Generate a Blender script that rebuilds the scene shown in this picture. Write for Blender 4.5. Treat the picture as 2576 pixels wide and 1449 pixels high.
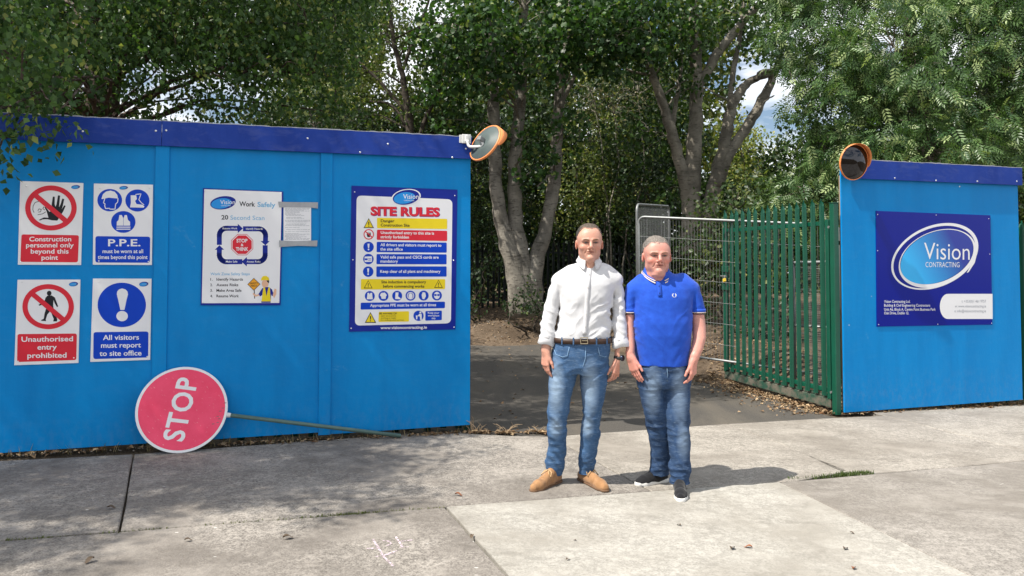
import bpy, math, random
import numpy as np
from mathutils import Vector, Matrix

for o in list(bpy.data.objects):
    bpy.data.objects.remove(o)
SC = bpy.context.scene
COL = SC.collection
random.seed(7)
RNG = np.random.default_rng(11)
R = math.radians

# ------------------------------------------------------------------ camera
CAM_H = 1.50
F = 1860.0                       # focal length in pixels of a 2576 px wide picture
PITCH = R(2.0)
CX, CY = 1288.0, 594.0           # principal point (the photograph is an off-centre crop)
cd = bpy.data.cameras.new("camera")
cd.sensor_width = 36.0
cd.lens = F / 2576.0 * 36.0
cd.shift_y = -(724.5 - CY) / 2576.0
cd.clip_end = 2000
cam = bpy.data.objects.new("camera", cd)
COL.objects.link(cam)
cam.location = (0, 0, CAM_H)
cam.rotation_euler = (R(90) + PITCH, 0, 0)
SC.camera = cam

# ------------------------------------------------------------------ sky and sun
SUN_DIR = Vector((-1.02, -0.52, 1.74)).normalized()     # towards the sun
SUN_EL = math.asin(SUN_DIR.z)
SUN_AZ = math.atan2(SUN_DIR.x, SUN_DIR.y)
W = bpy.data.worlds.new("World")
SC.world = W
W.use_nodes = True
nt = W.node_tree
nt.nodes.clear()
wo = nt.nodes.new("ShaderNodeOutputWorld")
bg = nt.nodes.new("ShaderNodeBackground")
sky = nt.nodes.new("ShaderNodeTexSky")
sky.sky_type = 'NISHITA'
sky.sun_disc = False
sky.sun_elevation = SUN_EL
sky.sun_rotation = SUN_AZ
sky.air_density = 1.0
sky.dust_density = 1.0
tc = nt.nodes.new("ShaderNodeTexCoord")
mp = nt.nodes.new("ShaderNodeMapping")
mp.inputs['Scale'].default_value = (1, 1, 2.4)
nz = nt.nodes.new("ShaderNodeTexNoise")
nz.inputs['Scale'].default_value = 3.1
nz.inputs['Detail'].default_value = 7
nz.inputs['Roughness'].default_value = 0.6
rp = nt.nodes.new("ShaderNodeValToRGB")
rp.color_ramp.elements[0].position = 0.40
rp.color_ramp.elements[1].position = 0.52
mx = nt.nodes.new("ShaderNodeMix")
mx.data_type = 'RGBA'
mx.inputs['B'].default_value = (10.5, 10.8, 11.2, 1)
nt.links.new(tc.outputs['Generated'], mp.inputs['Vector'])
nt.links.new(mp.outputs['Vector'], nz.inputs['Vector'])
nt.links.new(nz.outputs['Fac'], rp.inputs['Fac'])
nt.links.new(rp.outputs['Color'], mx.inputs['Factor'])
nt.links.new(sky.outputs['Color'], mx.inputs['A'])
nt.links.new(mx.outputs['Result'], bg.inputs['Color'])
nt.links.new(bg.outputs['Background'], wo.inputs['Surface'])
bg.inputs['Strength'].default_value = 0.088
sl = bpy.data.lights.new("sun", 'SUN')
sl.energy = 5.0
sl.angle = R(0.53)
sl.color = (1.0, 0.95, 0.86)
sun = bpy.data.objects.new("sun", sl)
COL.objects.link(sun)
sun.rotation_euler = (-SUN_DIR).to_track_quat('-Z', 'Y').to_euler()
sun.location = (-8, -4, 14)
SC.view_settings.view_transform = 'Standard'
SC.view_settings.look = 'None'
SC.view_settings.exposure = 0.55
SC.view_settings.gamma = 1.0
SC.cycles.max_bounces = 6
SC.cycles.diffuse_bounces = 3
SC.cycles.transparent_max_bounces = 8
SC.cycles.caustics_reflective = False
SC.cycles.caustics_refractive = False

# ------------------------------------------------------------------ picture <-> place
def ray(px, py):
    dx = (px - CX) / F
    dz = (CY - py) / F
    c, s = math.cos(PITCH), math.sin(PITCH)
    return np.array([dx, c - dz * s, s + dz * c])
CAMP = np.array([0, 0, CAM_H])
ANG = R(17.2)
U2 = np.array([math.cos(ANG), math.sin(ANG), 0])        # along the hoarding
N2 = np.array([-math.sin(ANG), math.cos(ANG), 0])       # away from the camera
_r = ray(0, 1145)
P0 = CAMP + _r * (CAM_H / -_r[2])                       # foot of the hoarding at the left picture edge
SLOPE = -0.0207                                         # the ground falls gently to the right
def gz(x, y):
    return SLOPE * ((x - P0[0]) * U2[0] + (y - P0[1]) * U2[1])
GN = np.array([-SLOPE * U2[0], -SLOPE * U2[1], 1.0])
def G(px, py, lift=0.0):
    d = ray(px, py)
    t = (GN @ (P0 + np.array([0, 0, lift]) - CAMP)) / (GN @ d)
    return CAMP + d * t
def H(px, py, off=0.0):
    """pixel -> (s, z) on the hoarding plane moved 'off' metres towards the camera"""
    d = ray(px, py)
    q = P0 - N2 * off
    t = (N2 @ (q - CAMP)) / (N2 @ d)
    p = CAMP + d * t
    return float((p - P0) @ U2), float(p[2])
def DP(px, py, Y):
    d = ray(px, py)
    return CAMP + d * (Y / d[1])
def hw(s, y, z):
    """hoarding frame -> world"""
    return P0 * np.array([1, 1, 0]) + U2 * s + N2 * y + np.array([0, 0, z])

# ------------------------------------------------------------------ objects
def tag(o, label, cat, group=None):
    o['label'] = label
    o['category'] = cat
    if group: o['group'] = group
    return o
def empty(name, loc=(0, 0, 0), rz=0.0):
    o = bpy.data.objects.new(name, None)
    o.empty_display_size = 0.1
    COL.objects.link(o)
    o.location = loc
    o.rotation_euler = (0, 0, rz)
    return o
def link(name, me, mat, parent=None, smooth=False):
    if mat is not None:
        for m in (mat if isinstance(mat, (list, tuple)) else [mat]):
            me.materials.append(m)
    if smooth:
        me.polygons.foreach_set('use_smooth', [True] * len(me.polygons))
    me.update()
    o = bpy.data.objects.new(name, me)
    COL.objects.link(o)
    if parent is not None: o.parent = parent
    return o
def mesh_np(name, V, FA, mat, parent=None, smooth=False, tint=None):
    """V (n,3), FA (m,k) arrays"""
    me = bpy.data.meshes.new(name)
    V = np.ascontiguousarray(V, dtype=np.float32)
    FA = np.ascontiguousarray(FA, dtype=np.int32)
    m, k = FA.shape
    me.vertices.add(len(V)); me.vertices.foreach_set('co', V.ravel())
    me.loops.add(m * k); me.loops.foreach_set('vertex_index', FA.ravel())
    me.polygons.add(m)
    me.polygons.foreach_set('loop_start', np.arange(0, m * k, k, dtype=np.int32))
    me.update(calc_edges=True)
    if tint is not None:
        a = me.attributes.new('tint', 'FLOAT_COLOR', 'POINT')
        c = np.ones((len(V), 4), np.float32); c[:, :3] = tint
        a.data.foreach_set('color', c.ravel())
    return link(name, me, mat, parent, smooth)

class MB:
    def __init__(s): s.v = []; s.f = []
    def add(s, vs, fs):
        b = len(s.v); s.v += [tuple(map(float, p)) for p in vs]
        s.f += [tuple(b + i for i in f) for f in fs]; return s
    def box(s, c, d, rot=None, bev=0.0):
        x, y, z = d[0] / 2, d[1] / 2, d[2] / 2
        if bev <= 0:
            vs = [(i * x, j * y, k * z) for k in (-1, 1) for j in (-1, 1) for i in (-1, 1)]
            fs = [(0, 2, 3, 1), (4, 5, 7, 6), (0, 1, 5, 4), (2, 6, 7, 3), (0, 4, 6, 2), (1, 3, 7, 5)]
        else:
            b = min(bev, x * .9, y * .9, z * .9)
            vs = []; idx = {}
            for k in (-1, 1):
                for j in (-1, 1):
                    for i in (-1, 1):
                        for a in range(3):
                            p = [i * (x - (b if a != 0 else 0)), j * (y - (b if a != 1 else 0)), k * (z - (b if a != 2 else 0))]
                            idx[(i, j, k, a)] = len(vs); vs.append(p)
            fs = []
            for a in range(3):
                o1, o2 = [t for t in range(3) if t != a]
                for sg in (-1, 1):
                    q = []
                    for (p1, p2) in ((-1, -1), (1, -1), (1, 1), (-1, 1)):
                        key = [0, 0, 0]; key[a] = sg; key[o1] = p1; key[o2] = p2
                        q.append(idx[(key[0], key[1], key[2], a)])
                    fs.append(q)
            for a in range(3):
                o1, o2 = [t for t in range(3) if t != a]
                for p1 in (-1, 1):
                    for p2 in (-1, 1):
                        q = []
                        for (t, w) in ((-1, o1), (1, o1), (1, o2), (-1, o2)):
                            key = [0, 0, 0]; key[a] = t; key[o1] = p1; key[o2] = p2
                            q.append(idx[(key[0], key[1], key[2], w)])
                        fs.append(q)
            for i in (-1, 1):
                for j in (-1, 1):
                    for k in (-1, 1):
                        fs.append([idx[(i, j, k, a)] for a in range(3)])
        M = rot if rot is not None else Matrix.Identity(3)
        s.add([tuple(M @ Vector(p) + Vector(c)) for p in vs], fs); return s
    def tube(s, pts, rad, seg=8, cap=True):
        pts = [Vector(p) for p in pts]; n = len(pts)
        if not hasattr(rad, '__len__'): rad = [rad] * n
        t0 = (pts[1] - pts[0]).normalized()
        a = t0.cross(Vector((0, 0, 1)))
        if a.length < .05: a = t0.cross(Vector((0, 1, 0)))
        a.normalize()
        vs = []
        for i in range(n):
            t = (pts[min(i + 1, n - 1)] - pts[max(i - 1, 0)]).normalized()
            a = (a - t * a.dot(t)); a.normalize()
            b = t.cross(a)
            for k in range(seg):
                w = 2 * math.pi * k / seg
                vs.append(pts[i] + (a * math.cos(w) + b * math.sin(w)) * rad[i])
        fs = []
        for i in range(n - 1):
            for k in range(seg):
                k2 = (k + 1) % seg
                fs.append((i * seg + k, i * seg + k2, (i + 1) * seg + k2, (i + 1) * seg + k))
        if cap:
            fs.append(tuple(range(seg))[::-1]); fs.append(tuple((n - 1) * seg + k for k in range(seg)))
        s.add(vs, fs); return s
    def prism(s, poly, y0, y1):
        """polygon in (x, z) pushed from y0 to y1"""
        n = len(poly)
        vs = [(p[0], y0, p[1]) for p in poly] + [(p[0], y1, p[1]) for p in poly]
        fs = [tuple(range(n)), tuple(range(2 * n - 1, n - 1, -1))]
        fs += [(i, i + n, (i + 1) % n + n, (i + 1) % n) for i in range(n)]
        s.add(vs, fs); return s
    def flat(s, poly, y):
        s.add([(p[0], y, p[1]) for p in poly], [tuple(range(len(poly)))]); return s
    def lathe(s, prof, seg=32, M=None):
        """profile [(r, h)] about local z"""
        n = len(prof); vs = []; fs = []
        for k in range(seg):
            w = 2 * math.pi * k / seg
            for (r, h) in prof:
                p = Vector((r * math.cos(w), r * math.sin(w), h))
                vs.append(M @ p if M is not None else p)
        for k in range(seg):
            k2 = (k + 1) % seg
            for i in range(n - 1):
                fs.append((k * n + i, k2 * n + i, k2 * n + i + 1, k * n + i + 1))
        s.add(vs, fs); return s
    def build(s, name, mat, parent=None, smooth=False):
        me = bpy.data.meshes.new(name)
        me.from_pydata(s.v, [], s.f)
        return link(name, me, mat, parent, smooth)

# ------------------------------------------------------------------ materials
def sr(r, g, b):
    f = lambda c: (c / 255 / 12.92) if c / 255 <= .04045 else ((c / 255 + .055) / 1.055) ** 2.4
    return (f(r), f(g), f(b))
class NT:
    def __init__(s, name):
        s.m = bpy.data.materials.new(name); s.m.use_nodes = True
        s.t = s.m.node_tree; s.n = s.t.nodes; s.l = s.t.links
        s.b = s.n['Principled BSDF']; s.out = s.n['Material Output']
    def new(s, k, **kw):
        x = s.n.new('ShaderNode' + k)
        for a, v in kw.items(): setattr(x, a, v)
        return x
    def put(s, sock, v):
        if isinstance(v, bpy.types.NodeSocket): s.l.new(v, sock)
        elif isinstance(v, (tuple, list)) and len(v) == 3 and sock.type == 'RGBA': sock.default_value = (*v, 1)
        else: sock.default_value = v
    def obj(s, scale=(1, 1, 1), rot=(0, 0, 0)):
        c = s.new('TexCoord'); m = s.new('Mapping')
        m.inputs['Scale'].default_value = scale; m.inputs['Rotation'].default_value = rot
        s.l.new(c.outputs['Object'], m.inputs['Vector']); return m.outputs['Vector']
    def noise(s, vec, scale, detail=3, rough=.55, dist=0):
        x = s.new('TexNoise'); s.l.new(vec, x.inputs['Vector'])
        x.inputs['Scale'].default_value = scale; x.inputs['Detail'].default_value = detail
        x.inputs['Roughness'].default_value = rough; x.inputs['Distortion'].default_value = dist
        return x.outputs['Fac']
    def voro(s, vec, scale):
        x = s.new('TexVoronoi'); s.l.new(vec, x.inputs['Vector']); x.inputs['Scale'].default_value = scale
        return x.outputs['Distance']
    def ramp(s, fac, a, b, ca=(0, 0, 0), cb=(1, 1, 1)):
        x = s.new('ValToRGB'); s.l.new(fac, x.inputs['Fac'])
        e = x.color_ramp.elements
        e[0].position = a; e[1].position = b; e[0].color = (*ca, 1); e[1].color = (*cb, 1)
        return x.outputs['Color']
    def mix(s, fac, a, b, mode='MIX'):
        x = s.new('Mix', data_type='RGBA', blend_type=mode)
        s.put(x.inputs['Factor'], fac)
        s.put(x.inputs['A'], a); s.put(x.inputs['B'], b); return x.outputs['Result']
    def math(s, op, a, b=0.0):
        x = s.new('Math', operation=op); s.put(x.inputs[0], a); s.put(x.inputs[1], b); return x.outputs[0]
    def attr(s, name):
        x = s.new('Attribute', attribute_name=name); return x.outputs['Color']
    def bump(s, h, strength=.3, dist=.01):
        x = s.new('Bump'); s.l.new(h, x.inputs['Height'])
        x.inputs['Strength'].default_value = strength; x.inputs['Distance'].default_value = dist
        s.l.new(x.outputs['Normal'], s.b.inputs['Normal'])
    def set(s, col=None, rough=None, metal=None, spec=None):
        if col is not None: s.put(s.b.inputs['Base Color'], col)
        if rough is not None: s.put(s.b.inputs['Roughness'], rough)
        if metal is not None: s.put(s.b.inputs['Metallic'], metal)
        if spec is not None: s.put(s.b.inputs['Specular IOR Level'], spec)
        return s.m
_pc = {}
def plain(name, col, rough=.5, metal=0.0, spec=.4, var=.12, scale=9.0):
    """slightly uneven paint / plastic / metal"""
    if name in _pc: return _pc[name]
    t = NT(name); v = t.obj()
    n = t.noise(v, scale, 4)
    c2 = tuple(c * (1 - var) for c in col); c1 = tuple(min(1, c * (1 + var * .5)) for c in col)
    t.set(t.mix(n, c2, c1), rough, metal, spec)
    _pc[name] = t.m
    return t.m
# ================================================================== ground
def loc2(P):
    d = np.array(P) - P0
    return float(d @ U2), float(d @ N2)
def w_of(s, y, dz=0.0):
    p = P0 * np.array([1, 1, 0]) + U2 * s + N2 * y
    p[2] = SLOPE * s + dz
    return p
def concrete(name, ca, cb, stain, fleck=0.5, brush=(1, 1, 1), coarse=1.0, tyre=0.0):
    t = NT(name); v = t.obj(); vb = t.obj(scale=brush, rot=(0, 0, R(17)))
    agg = t.noise(v, 95 * coarse, 2, .7)
    agg2 = t.noise(v, 30 * coarse, 4, .7)
    big = t.noise(v, .9, 5, .62, .6)
    mid = t.noise(vb, 5.0, 6, .7, .4)
    c = t.mix(t.ramp(agg, .36, .66), ca, cb)
    c = t.mix(t.math('MULTIPLY', t.ramp(agg2, .46, .60), .5), c, tuple(x * 1.3 for x in cb))
    c = t.mix(t.math('MULTIPLY', t.ramp(big, .42, .60), .78), c, stain)
    c = t.mix(t.math('MULTIPLY', t.ramp(mid, .50, .68), .42), c, tuple(x * .62 for x in stain))
    wear = t.noise(vb, 2.1, 5, .6)
    c = t.mix(t.math('MULTIPLY', t.ramp(wear, .50, .66), .28), c, tuple(min(.8, x * 1.3) for x in cb))
    pit = t.voro(v, 21)
    c = t.mix(t.math('MULTIPLY', t.ramp(pit, .05, .10, (1, 1, 1), (0, 0, 0)), .5), c, tuple(x * .45 for x in ca))
    if fleck > 0:
        vv = t.obj(scale=(1.0, 2.2, 1)); f1 = t.voro(vv, 5.5); g = t.noise(v, 1.7, 2)
        k = t.math('MULTIPLY', t.ramp(f1, .04, .075, (1, 1, 1), (0, 0, 0)), t.ramp(g, .50, .58))
        c = t.mix(t.math('MULTIPLY', k, fleck), c, (.62, .6, .56))
    t.set(c, .88, spec=.25)
    h = t.math('ADD', agg, t.math('MULTIPLY', agg2, .8))
    t.bump(h, .55, .006)
    return t.m
M_CON_OLD = concrete('old_concrete', (.105, .094, .083), (.335, .305, .27), (.145, .128, .112), .9)
M_CON_OLD2 = concrete('worn_concrete', (.15, .136, .120), (.32, .295, .265), (.18, .160, .138), .6, (1, 1.9, 1))
M_CON_TAN = concrete('tan_concrete', (.165, .149, .129), (.355, .325, .285), (.205, .182, .155), .4, (1, 1.7, 1))
M_CON_NEW = concrete('pale_concrete', (.255, .240, .213), (.375, .355, .318), (.262, .241, .208), .15, (1, 1.8, 1), .8)

def soil_mat(name, a, b, c3):
    t = NT(name); v = t.obj()
    n = t.noise(v, 14, 6, .7); n2 = t.noise(v, 55, 3, .6); n3 = t.noise(v, 1.6, 4)
    c = t.mix(t.ramp(n, .35, .65), a, b)
    c = t.mix(t.ramp(n2, .55, .7), c, c3)
    c = t.mix(t.math('MULTIPLY', t.ramp(n3, .4, .6), .5), c, tuple(x * .55 for x in a))
    t.set(c, .95, spec=.15); t.bump(t.math('ADD', n, n2), .8, .03)
    return t.m
M_SOIL = soil_mat('brown_soil', (.085, .060, .040), (.19, .140, .098), (.30, .235, .17))
M_JOINT = soil_mat('joint_dirt', (.085, .065, .045), (.14, .11, .08), (.19, .155, .115))

# one wide sheet of bare earth reaching the horizon
def big_sheet():
    s = [-400, -60, -12, 0, 6, 14, 60, 400]; y = [-400, -60, -10, 0, 3, 14, 60, 400]
    V = [w_of(a, b, -.035) for b in y for a in s]
    n = len(s)
    Fc = [(j * n + i, j * n + i + 1, (j + 1) * n + i + 1, (j + 1) * n + i) for j in range(len(y) - 1) for i in range(n - 1)]
    m = MB(); m.add(V, Fc)
    o = m.build('ground', M_JOINT); o['kind'] = 'structure'
big_sheet()

def inset(poly, d):
    """shrink a convex counter-clockwise polygon"""
    n = len(poly); L = []
    for i in range(n):
        a, b = np.array(poly[i]), np.array(poly[(i + 1) % n])
        t = (b - a) / np.linalg.norm(b - a); nn = np.array([-t[1], t[0]])
        L.append((a + nn * d, t))
    out = []
    for i in range(n):
        p, t = L[i - 1]; q, u = L[i]
        den = t[0] * u[1] - t[1] * u[0]
        if abs(den) < 1e-6: out.append(tuple(q)); continue
        k = ((q - p)[0] * u[1] - (q - p)[1] * u[0]) / den
        out.append(tuple(p + t * k))
    return out
def area(p):
    return sum(p[i][0] * p[(i + 1) % len(p)][1] - p[(i + 1) % len(p)][0] * p[i][1] for i in range(len(p))) / 2
def wavy(poly, step=.25, amp=.004):
    """subdivide the outline and roughen it a little"""
    out = []
    for i in range(len(poly)):
        a, b = np.array(poly[i]), np.array(poly[(i + 1) % len(poly)])
        L = np.linalg.norm(b - a); n = int(min(60, max(1, L / step)))
        nn = np.array([-(b - a)[1], (b - a)[0]]) / L
        for k in range(n):
            out.append(tuple(a + (b - a) * k / n + nn * (random.uniform(-amp, amp) if k else 0)))
    return out
def slab(poly, mat, dz=0.0, gap=.007, name='concrete_slab'):
    if area(poly) < 0: poly = poly[::-1]
    o_ = wavy(inset(poly, gap)); cx = sum(p[0] for p in o_) / len(o_); cy = sum(p[1] for p in o_) / len(o_)
    n = len(o_)
    def sh(p, d):
        q = np.array([cx - p[0], cy - p[1]]); L = np.linalg.norm(q)
        return (p[0] + q[0] / L * d, p[1] + q[1] / L * d)
    V = [w_of(p[0], p[1], dz - .06) for p in o_] + [w_of(p[0], p[1], dz - .006) for p in o_] + [w_of(*sh(p, .007), dz) for p in o_]
    Fc = []
    for r in (0, 1):
        for i in range(n):
            j = (i + 1) % n
            Fc.append((r * n + i, r * n + j, (r + 1) * n + j, (r + 1) * n + i))
    Fc.append(tuple(range(2 * n, 3 * n)))
    m = MB(); m.add(V, Fc)
    o = m.build(name, mat); o['kind'] = 'structure'
    return o
gl = lambda x, y: loc2(G(x, y))
def ext(a, b, L):
    a, b = np.array(a), np.array(b); d = (b - a) / np.linalg.norm(b - a)
    return tuple(b + d * L)
Ja, Jb, Jm, Jc, Jd = gl(0, 1360), gl(1120, 1275), gl(1640, 1236), gl(2004, 1209), gl(2576, 1159)
J0 = ext(Jb, Ja, 6.0); J9 = ext(Jc, Jd, 9.0)
C1, C2 = gl(335, 1150), gl(300, 1337)
Ct = ext(C2, C1, .10)
K1, K2 = gl(1356, 1089), gl(2077, 1052)
E1, E2 = gl(2267, 1056), gl(2576, 1133)
Eb = ext(E2, E1, .22); Ef = ext(E1, E2, .75)
D1, D2 = gl(1425, 1118), gl(1562, 1186)
Dt = ext(D2, D1, .32)
yb = .10
slab([J0, Ja, C2, Ct, (-9, Ct[1])], M_CON_OLD)
slab([C2, Jb, Jm, Dt, (K1[0] - .30, K1[1] - .05), (3.45, yb), Ct], M_CON_OLD)
slab([Jm, Jc, gl(2134, 1184), gl(1957, 1113), gl(1830, 1066), Dt], M_CON_TAN)
slab([Jc, Jd, Ef, Eb, (K2[0], K2[1]), gl(1830, 1066), gl(1957, 1113), gl(2134, 1184)][0:0] or [gl(2134, 1196), Jd, Ef, Eb, (K2[0] - .02, K2[1]), gl(1830, 1066), gl(1957, 1113)], M_CON_TAN, .0)
slab([Ef, J9, (22, .12), (Eb[0], .12), Eb][0:] , M_CON_TAN)
A0 = ext(Jb, gl(1280, 1449), 6.0)
B0 = gl(1960, 1213); B1 = ext(gl(1960, 1213), gl(2443, 1449), 6.0)
slab([J0, Ja, Jb, A0, (J0[0], A0[1])], M_CON_OLD)
slab([Jb, Jm, B0, B1, A0], M_CON_NEW, .004)
slab([B0, Jc, Jd, J9, (J9[0], B1[1]), B1], M_CON_OLD2)

# driveway of dark asphalt running back between the hoardings
def asphalt():
    t = NT('dark_asphalt'); v = t.obj(); vs = t.obj(scale=(1, .35, 1), rot=(0, 0, R(-8)))
    n = t.noise(v, 120, 2, .7); big = t.noise(vs, 1.4, 6, .65, .5); f = t.voro(vs, 3.2)
    c = t.mix(t.ramp(n, .35, .68), (.048, .044, .039), (.105, .095, .084))
    c = t.mix(t.math('MULTIPLY', t.ramp(big, .45, .7), .6), c, (.15, .128, .10))
    sp = t.voro(v, 7); c = t.mix(t.math('MULTIPLY', t.ramp(sp, .03, .06, (1, 1, 1), (0, 0, 0)), .6), c, (.36, .31, .24))
    t.set(c, .85, spec=.3); t.bump(n, .6, .006)
    return t.m
m = MB()
ny = 24; nx = 14
Kl, Kr = (3.30, yb + .03), (K2[0] + .15, K2[1] + .02)
Vv = []; Fv = []
for j in range(ny + 1):
    for i in range(nx + 1):
        u = i / nx; w = j / ny
        a = np.array((3.3, K1[1] - .10)) * (1 - u) + np.array((Kr[0], Kr[1] - .10)) * u
        b = np.array((1.6, 12.5)) * (1 - u) + np.array((8.2, 12.5)) * u
        p = a + (b - a) * w
        Vv.append(w_of(p[0], p[1], -.012 + .012 * math.sin(p[0] * 1.7 + p[1]) * w))
for j in range(ny):
    for i in range(nx):
        q = j * (nx + 1) + i
        Fv.append((q, q + 1, q + nx + 2, q + nx + 1))
m.add(Vv, Fv)
o = m.build('driveway', asphalt()); o['kind'] = 'structure'

# earth banks beside and behind the driveway
def sst(a, b, x):
    t = min(1, max(0, (x - a) / (b - a))); return t * t * (3 - 2 * t)
def bank_h(s, y):
    h = 0.55 * sst(8.6, 11.5, y) + .25 * sst(11, 16, y)
    h = max(h, .42 * sst(8.15, 9.3, s) * sst(.6, 2.5, y))
    h = max(h, .30 * sst(3.5, 2.4, s) * sst(.25, 1.2, y))
    h += .42 * math.exp(-((s - 6.5) ** 2 / 1.0 + (y - 8.6) ** 2 / .7))
    h += .22 * math.exp(-((s - 8.35) ** 2 / .5 + (y - 3.6) ** 2 / 1.6))
    rr = math.sin(s * 5.1 + y * 2.3) * math.sin(y * 4.7 - s * 1.9) * .035 + math.sin(s * 13 + 1) * math.sin(y * 11) * .015
    return -.05 + h + rr * min(1, h * 6)
m = MB(); S = np.linspace(-9, 22, 156); Y = np.linspace(.14, 26, 130)
m.add([w_of(s, y, bank_h(s, y)) for y in Y for s in S],
      [(j * 156 + i, j * 156 + i + 1, (j + 1) * 156 + i + 1, (j + 1) * 156 + i) for j in range(129) for i in range(155)])
o = m.build('soil_bank', M_SOIL, smooth=True); o['kind'] = 'structure'
def gnd(x, y):
    s, yy = loc2((x, y, 0))
    return SLOPE * s + max(bank_h(s, yy) if yy > .14 else -1, -.01)
# ================================================================== hoardings
def board_mat(name, ca, cb, scuff, rough=.42, weath=.06):
    t = NT(name); v = t.obj(); vs = t.obj(scale=(1.5, 1, .35))
    n = t.noise(vs, 2.0, 5, .6, .3); n2 = t.noise(v, 30, 4, .6); g = t.noise(t.obj(scale=(1, 1, .12)), 9, 4, .55)
    c = t.mix(t.ramp(n, .35, .7), ca, cb)
    c = t.mix(t.math('MULTIPLY', t.ramp(g, .5, .75), .25), c, tuple(x * .8 for x in ca))
    sp = t.voro(v, 2.4)
    c = t.mix(t.math('MULTIPLY', t.ramp(sp, .012, .022, (1, 1, 1), (0, 0, 0)), .7), c, (.55, .62, .66))
    sc = t.math('MULTIPLY', t.ramp(t.noise(v, 3.3, 6, .7, .6), .63, .72), t.ramp(n2, .42, .6))
    c = t.mix(t.math('MULTIPLY', sc, .45), c, scuff)
    sx = t.new('SeparateXYZ'); t.l.new(v, sx.inputs[0])
    low = t.math('MULTIPLY', t.ramp(sx.outputs['Z'], .02, .34, (1, 1, 1), (0, 0, 0)), t.ramp(t.noise(t.obj(scale=(1, 1, .5)), 24, 5, .7), .46, .66))
    c = t.mix(t.math('MULTIPLY', low, .10), c, (.26, .25, .22))               # mud splashed up by rain
    blot = t.ramp(t.noise(t.obj(scale=(1, 1, 2.2)), 5.5, 6, .7, .8), .50, .68)
    c = t.mix(t.math('MULTIPLY', blot, weath), c, scuff)
    t.set(c, rough, spec=.16); t.bump(t.math('ADD', n2, t.math('MULTIPLY', n, 2.0)), .10, .01)
    return t.m
M_BLUE = board_mat('mid_blue_board_paint', (.0, .200, .53), (.0, .238, .60), (.10, .30, .52))
M_NAVY = board_mat('dark_blue_board_paint', (.010, .038, .25), (.018, .056, .33), (.07, .10, .31), .55, .40)
M_EDGE = plain('chipped_board_edge', (.40, .42, .48), .7)
M_SCREW = plain('zinc_screw', (.75, .76, .78), .35, .7)
M_GREEN = plain('green_gate_paint', (.003, .080, .046), .34, 0, .5, .35, 5)
M_GREEN_D = plain('dark_green_gate_paint', (.004, .060, .038), .40, 0, .5, .4, 6)
OR0 = P0 * np.array([1, 1, 0])
BT = .020     # board thickness
def hoarding(name, label, boards, battens, fascias, screws, x0, x1):
    root = empty(name, OR0, ANG); tag(root, label, 'hoarding', 'blue site hoardings')
    for (a, b, z0, z1) in boards:
        m = MB(); m.box(((a + b) / 2, BT / 2, (z0 + z1) / 2), (b - a - .002, BT, z1 - z0), bev=.002); m.build('board', M_BLUE, root)
    for (a, b, z0, z1) in battens:
        m = MB(); m.box(((a + b) / 2, -.0095, (z0 + z1) / 2), (b - a, .018, z1 - z0), bev=.003); m.build('batten', M_BLUE, root)
    for (a, b, z0, z1) in fascias:
        n = int((b - a) / .05); r = random.Random(int(a * 100) + 5)
        top = [(a + (b - a) * i / n, z1 + (r.uniform(-.004, .002))) for i in range(n + 1)]
        m = MB(); m.prism([(a, z0), (b, z0)] + top[::-1], -.040, -.0195)
        f = m.build('fascia', M_NAVY, root)
        # pale chipped plywood edge along the top
        m = MB(); r = random.Random(3); q = [(p[0], p[1] + .0008 + r.choice((0, .001, .003, .005))) for p in top]
        m.prism([(p[0], p[1] - .004) for p in top] + q[::-1], -.0405, -.019)
        m.build('chipped_edge', M_EDGE, f)
    for (px, py, lay) in screws:
        s, z = H(px, py, lay); m = MB()
        m.lathe([(0, .004), (.006, .0035), (.0085, .0012), (.009, 0)], 10, Matrix.Translation((s, -lay, z)) @ Matrix.Rotation(R(90), 4, 'X'))
        m.build('screw', M_SCREW, root, True)
    # timber frame at the back
    m = MB()
    for (a, b, z0, z1) in boards:
        for s in (a + .10, b - .10): m.box((s, BT + .051, (z0 + z1) / 2 - .02), (.05, .10, z1 - z0 - .06))
        for z in (z0 + .35, z1 - .35): m.box(((a + b) / 2, BT + .026, z), (b - a - .27, .05, .10))
    m.build('rear_frame', plain('sawn_timber', (.30, .22, .13), .8), root)
    return root
zt = 2.672
b1 = (H(388, 600)[0], H(424, 600)[0]); b2 = (H(804, 700)[0], H(834, 700)[0])
HL = hoarding('site_hoarding', 'long bright blue plywood hoarding with three boards, covered in safety signs', 
    [(-1.62, (b1[0] + b1[1]) / 2, .015, 2.55), ((b1[0] + b1[1]) / 2, (b2[0] + b2[1]) / 2, .012, 2.55), ((b2[0] + b2[1]) / 2, 3.757, -.010, 2.55)],
    [(b1[0], b1[1], .03, 2.463), (b2[0], b2[1], -.01, 2.463)],
    [(-1.62, H(407, 330, .04)[0] - .002, 2.462, zt), (H(407, 330, .04)[0] + .002, 3.760, 2.462, zt)],
    [(208, 330, .04), (392, 329, .04), (418, 328, .04), (774, 348, .04), (976, 362, .04), (906, 383, .04), (1138, 396, .04), (1172, 374, .04)], -1.6, 3.76)
HRt = hoarding('site_hoarding', 'short bright blue plywood hoarding right of the green gate, with one company board',
    [(7.975, 10.575, -.150, 2.52)], [],
    [(8.00, 10.60, 2.425, 2.640)],
    [(2251, 448, .04), (2355, 454, .04), (2459, 456, .04), (2558, 456, .04), (2414, 469, .002)], 7.97, 10.6)

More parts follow.
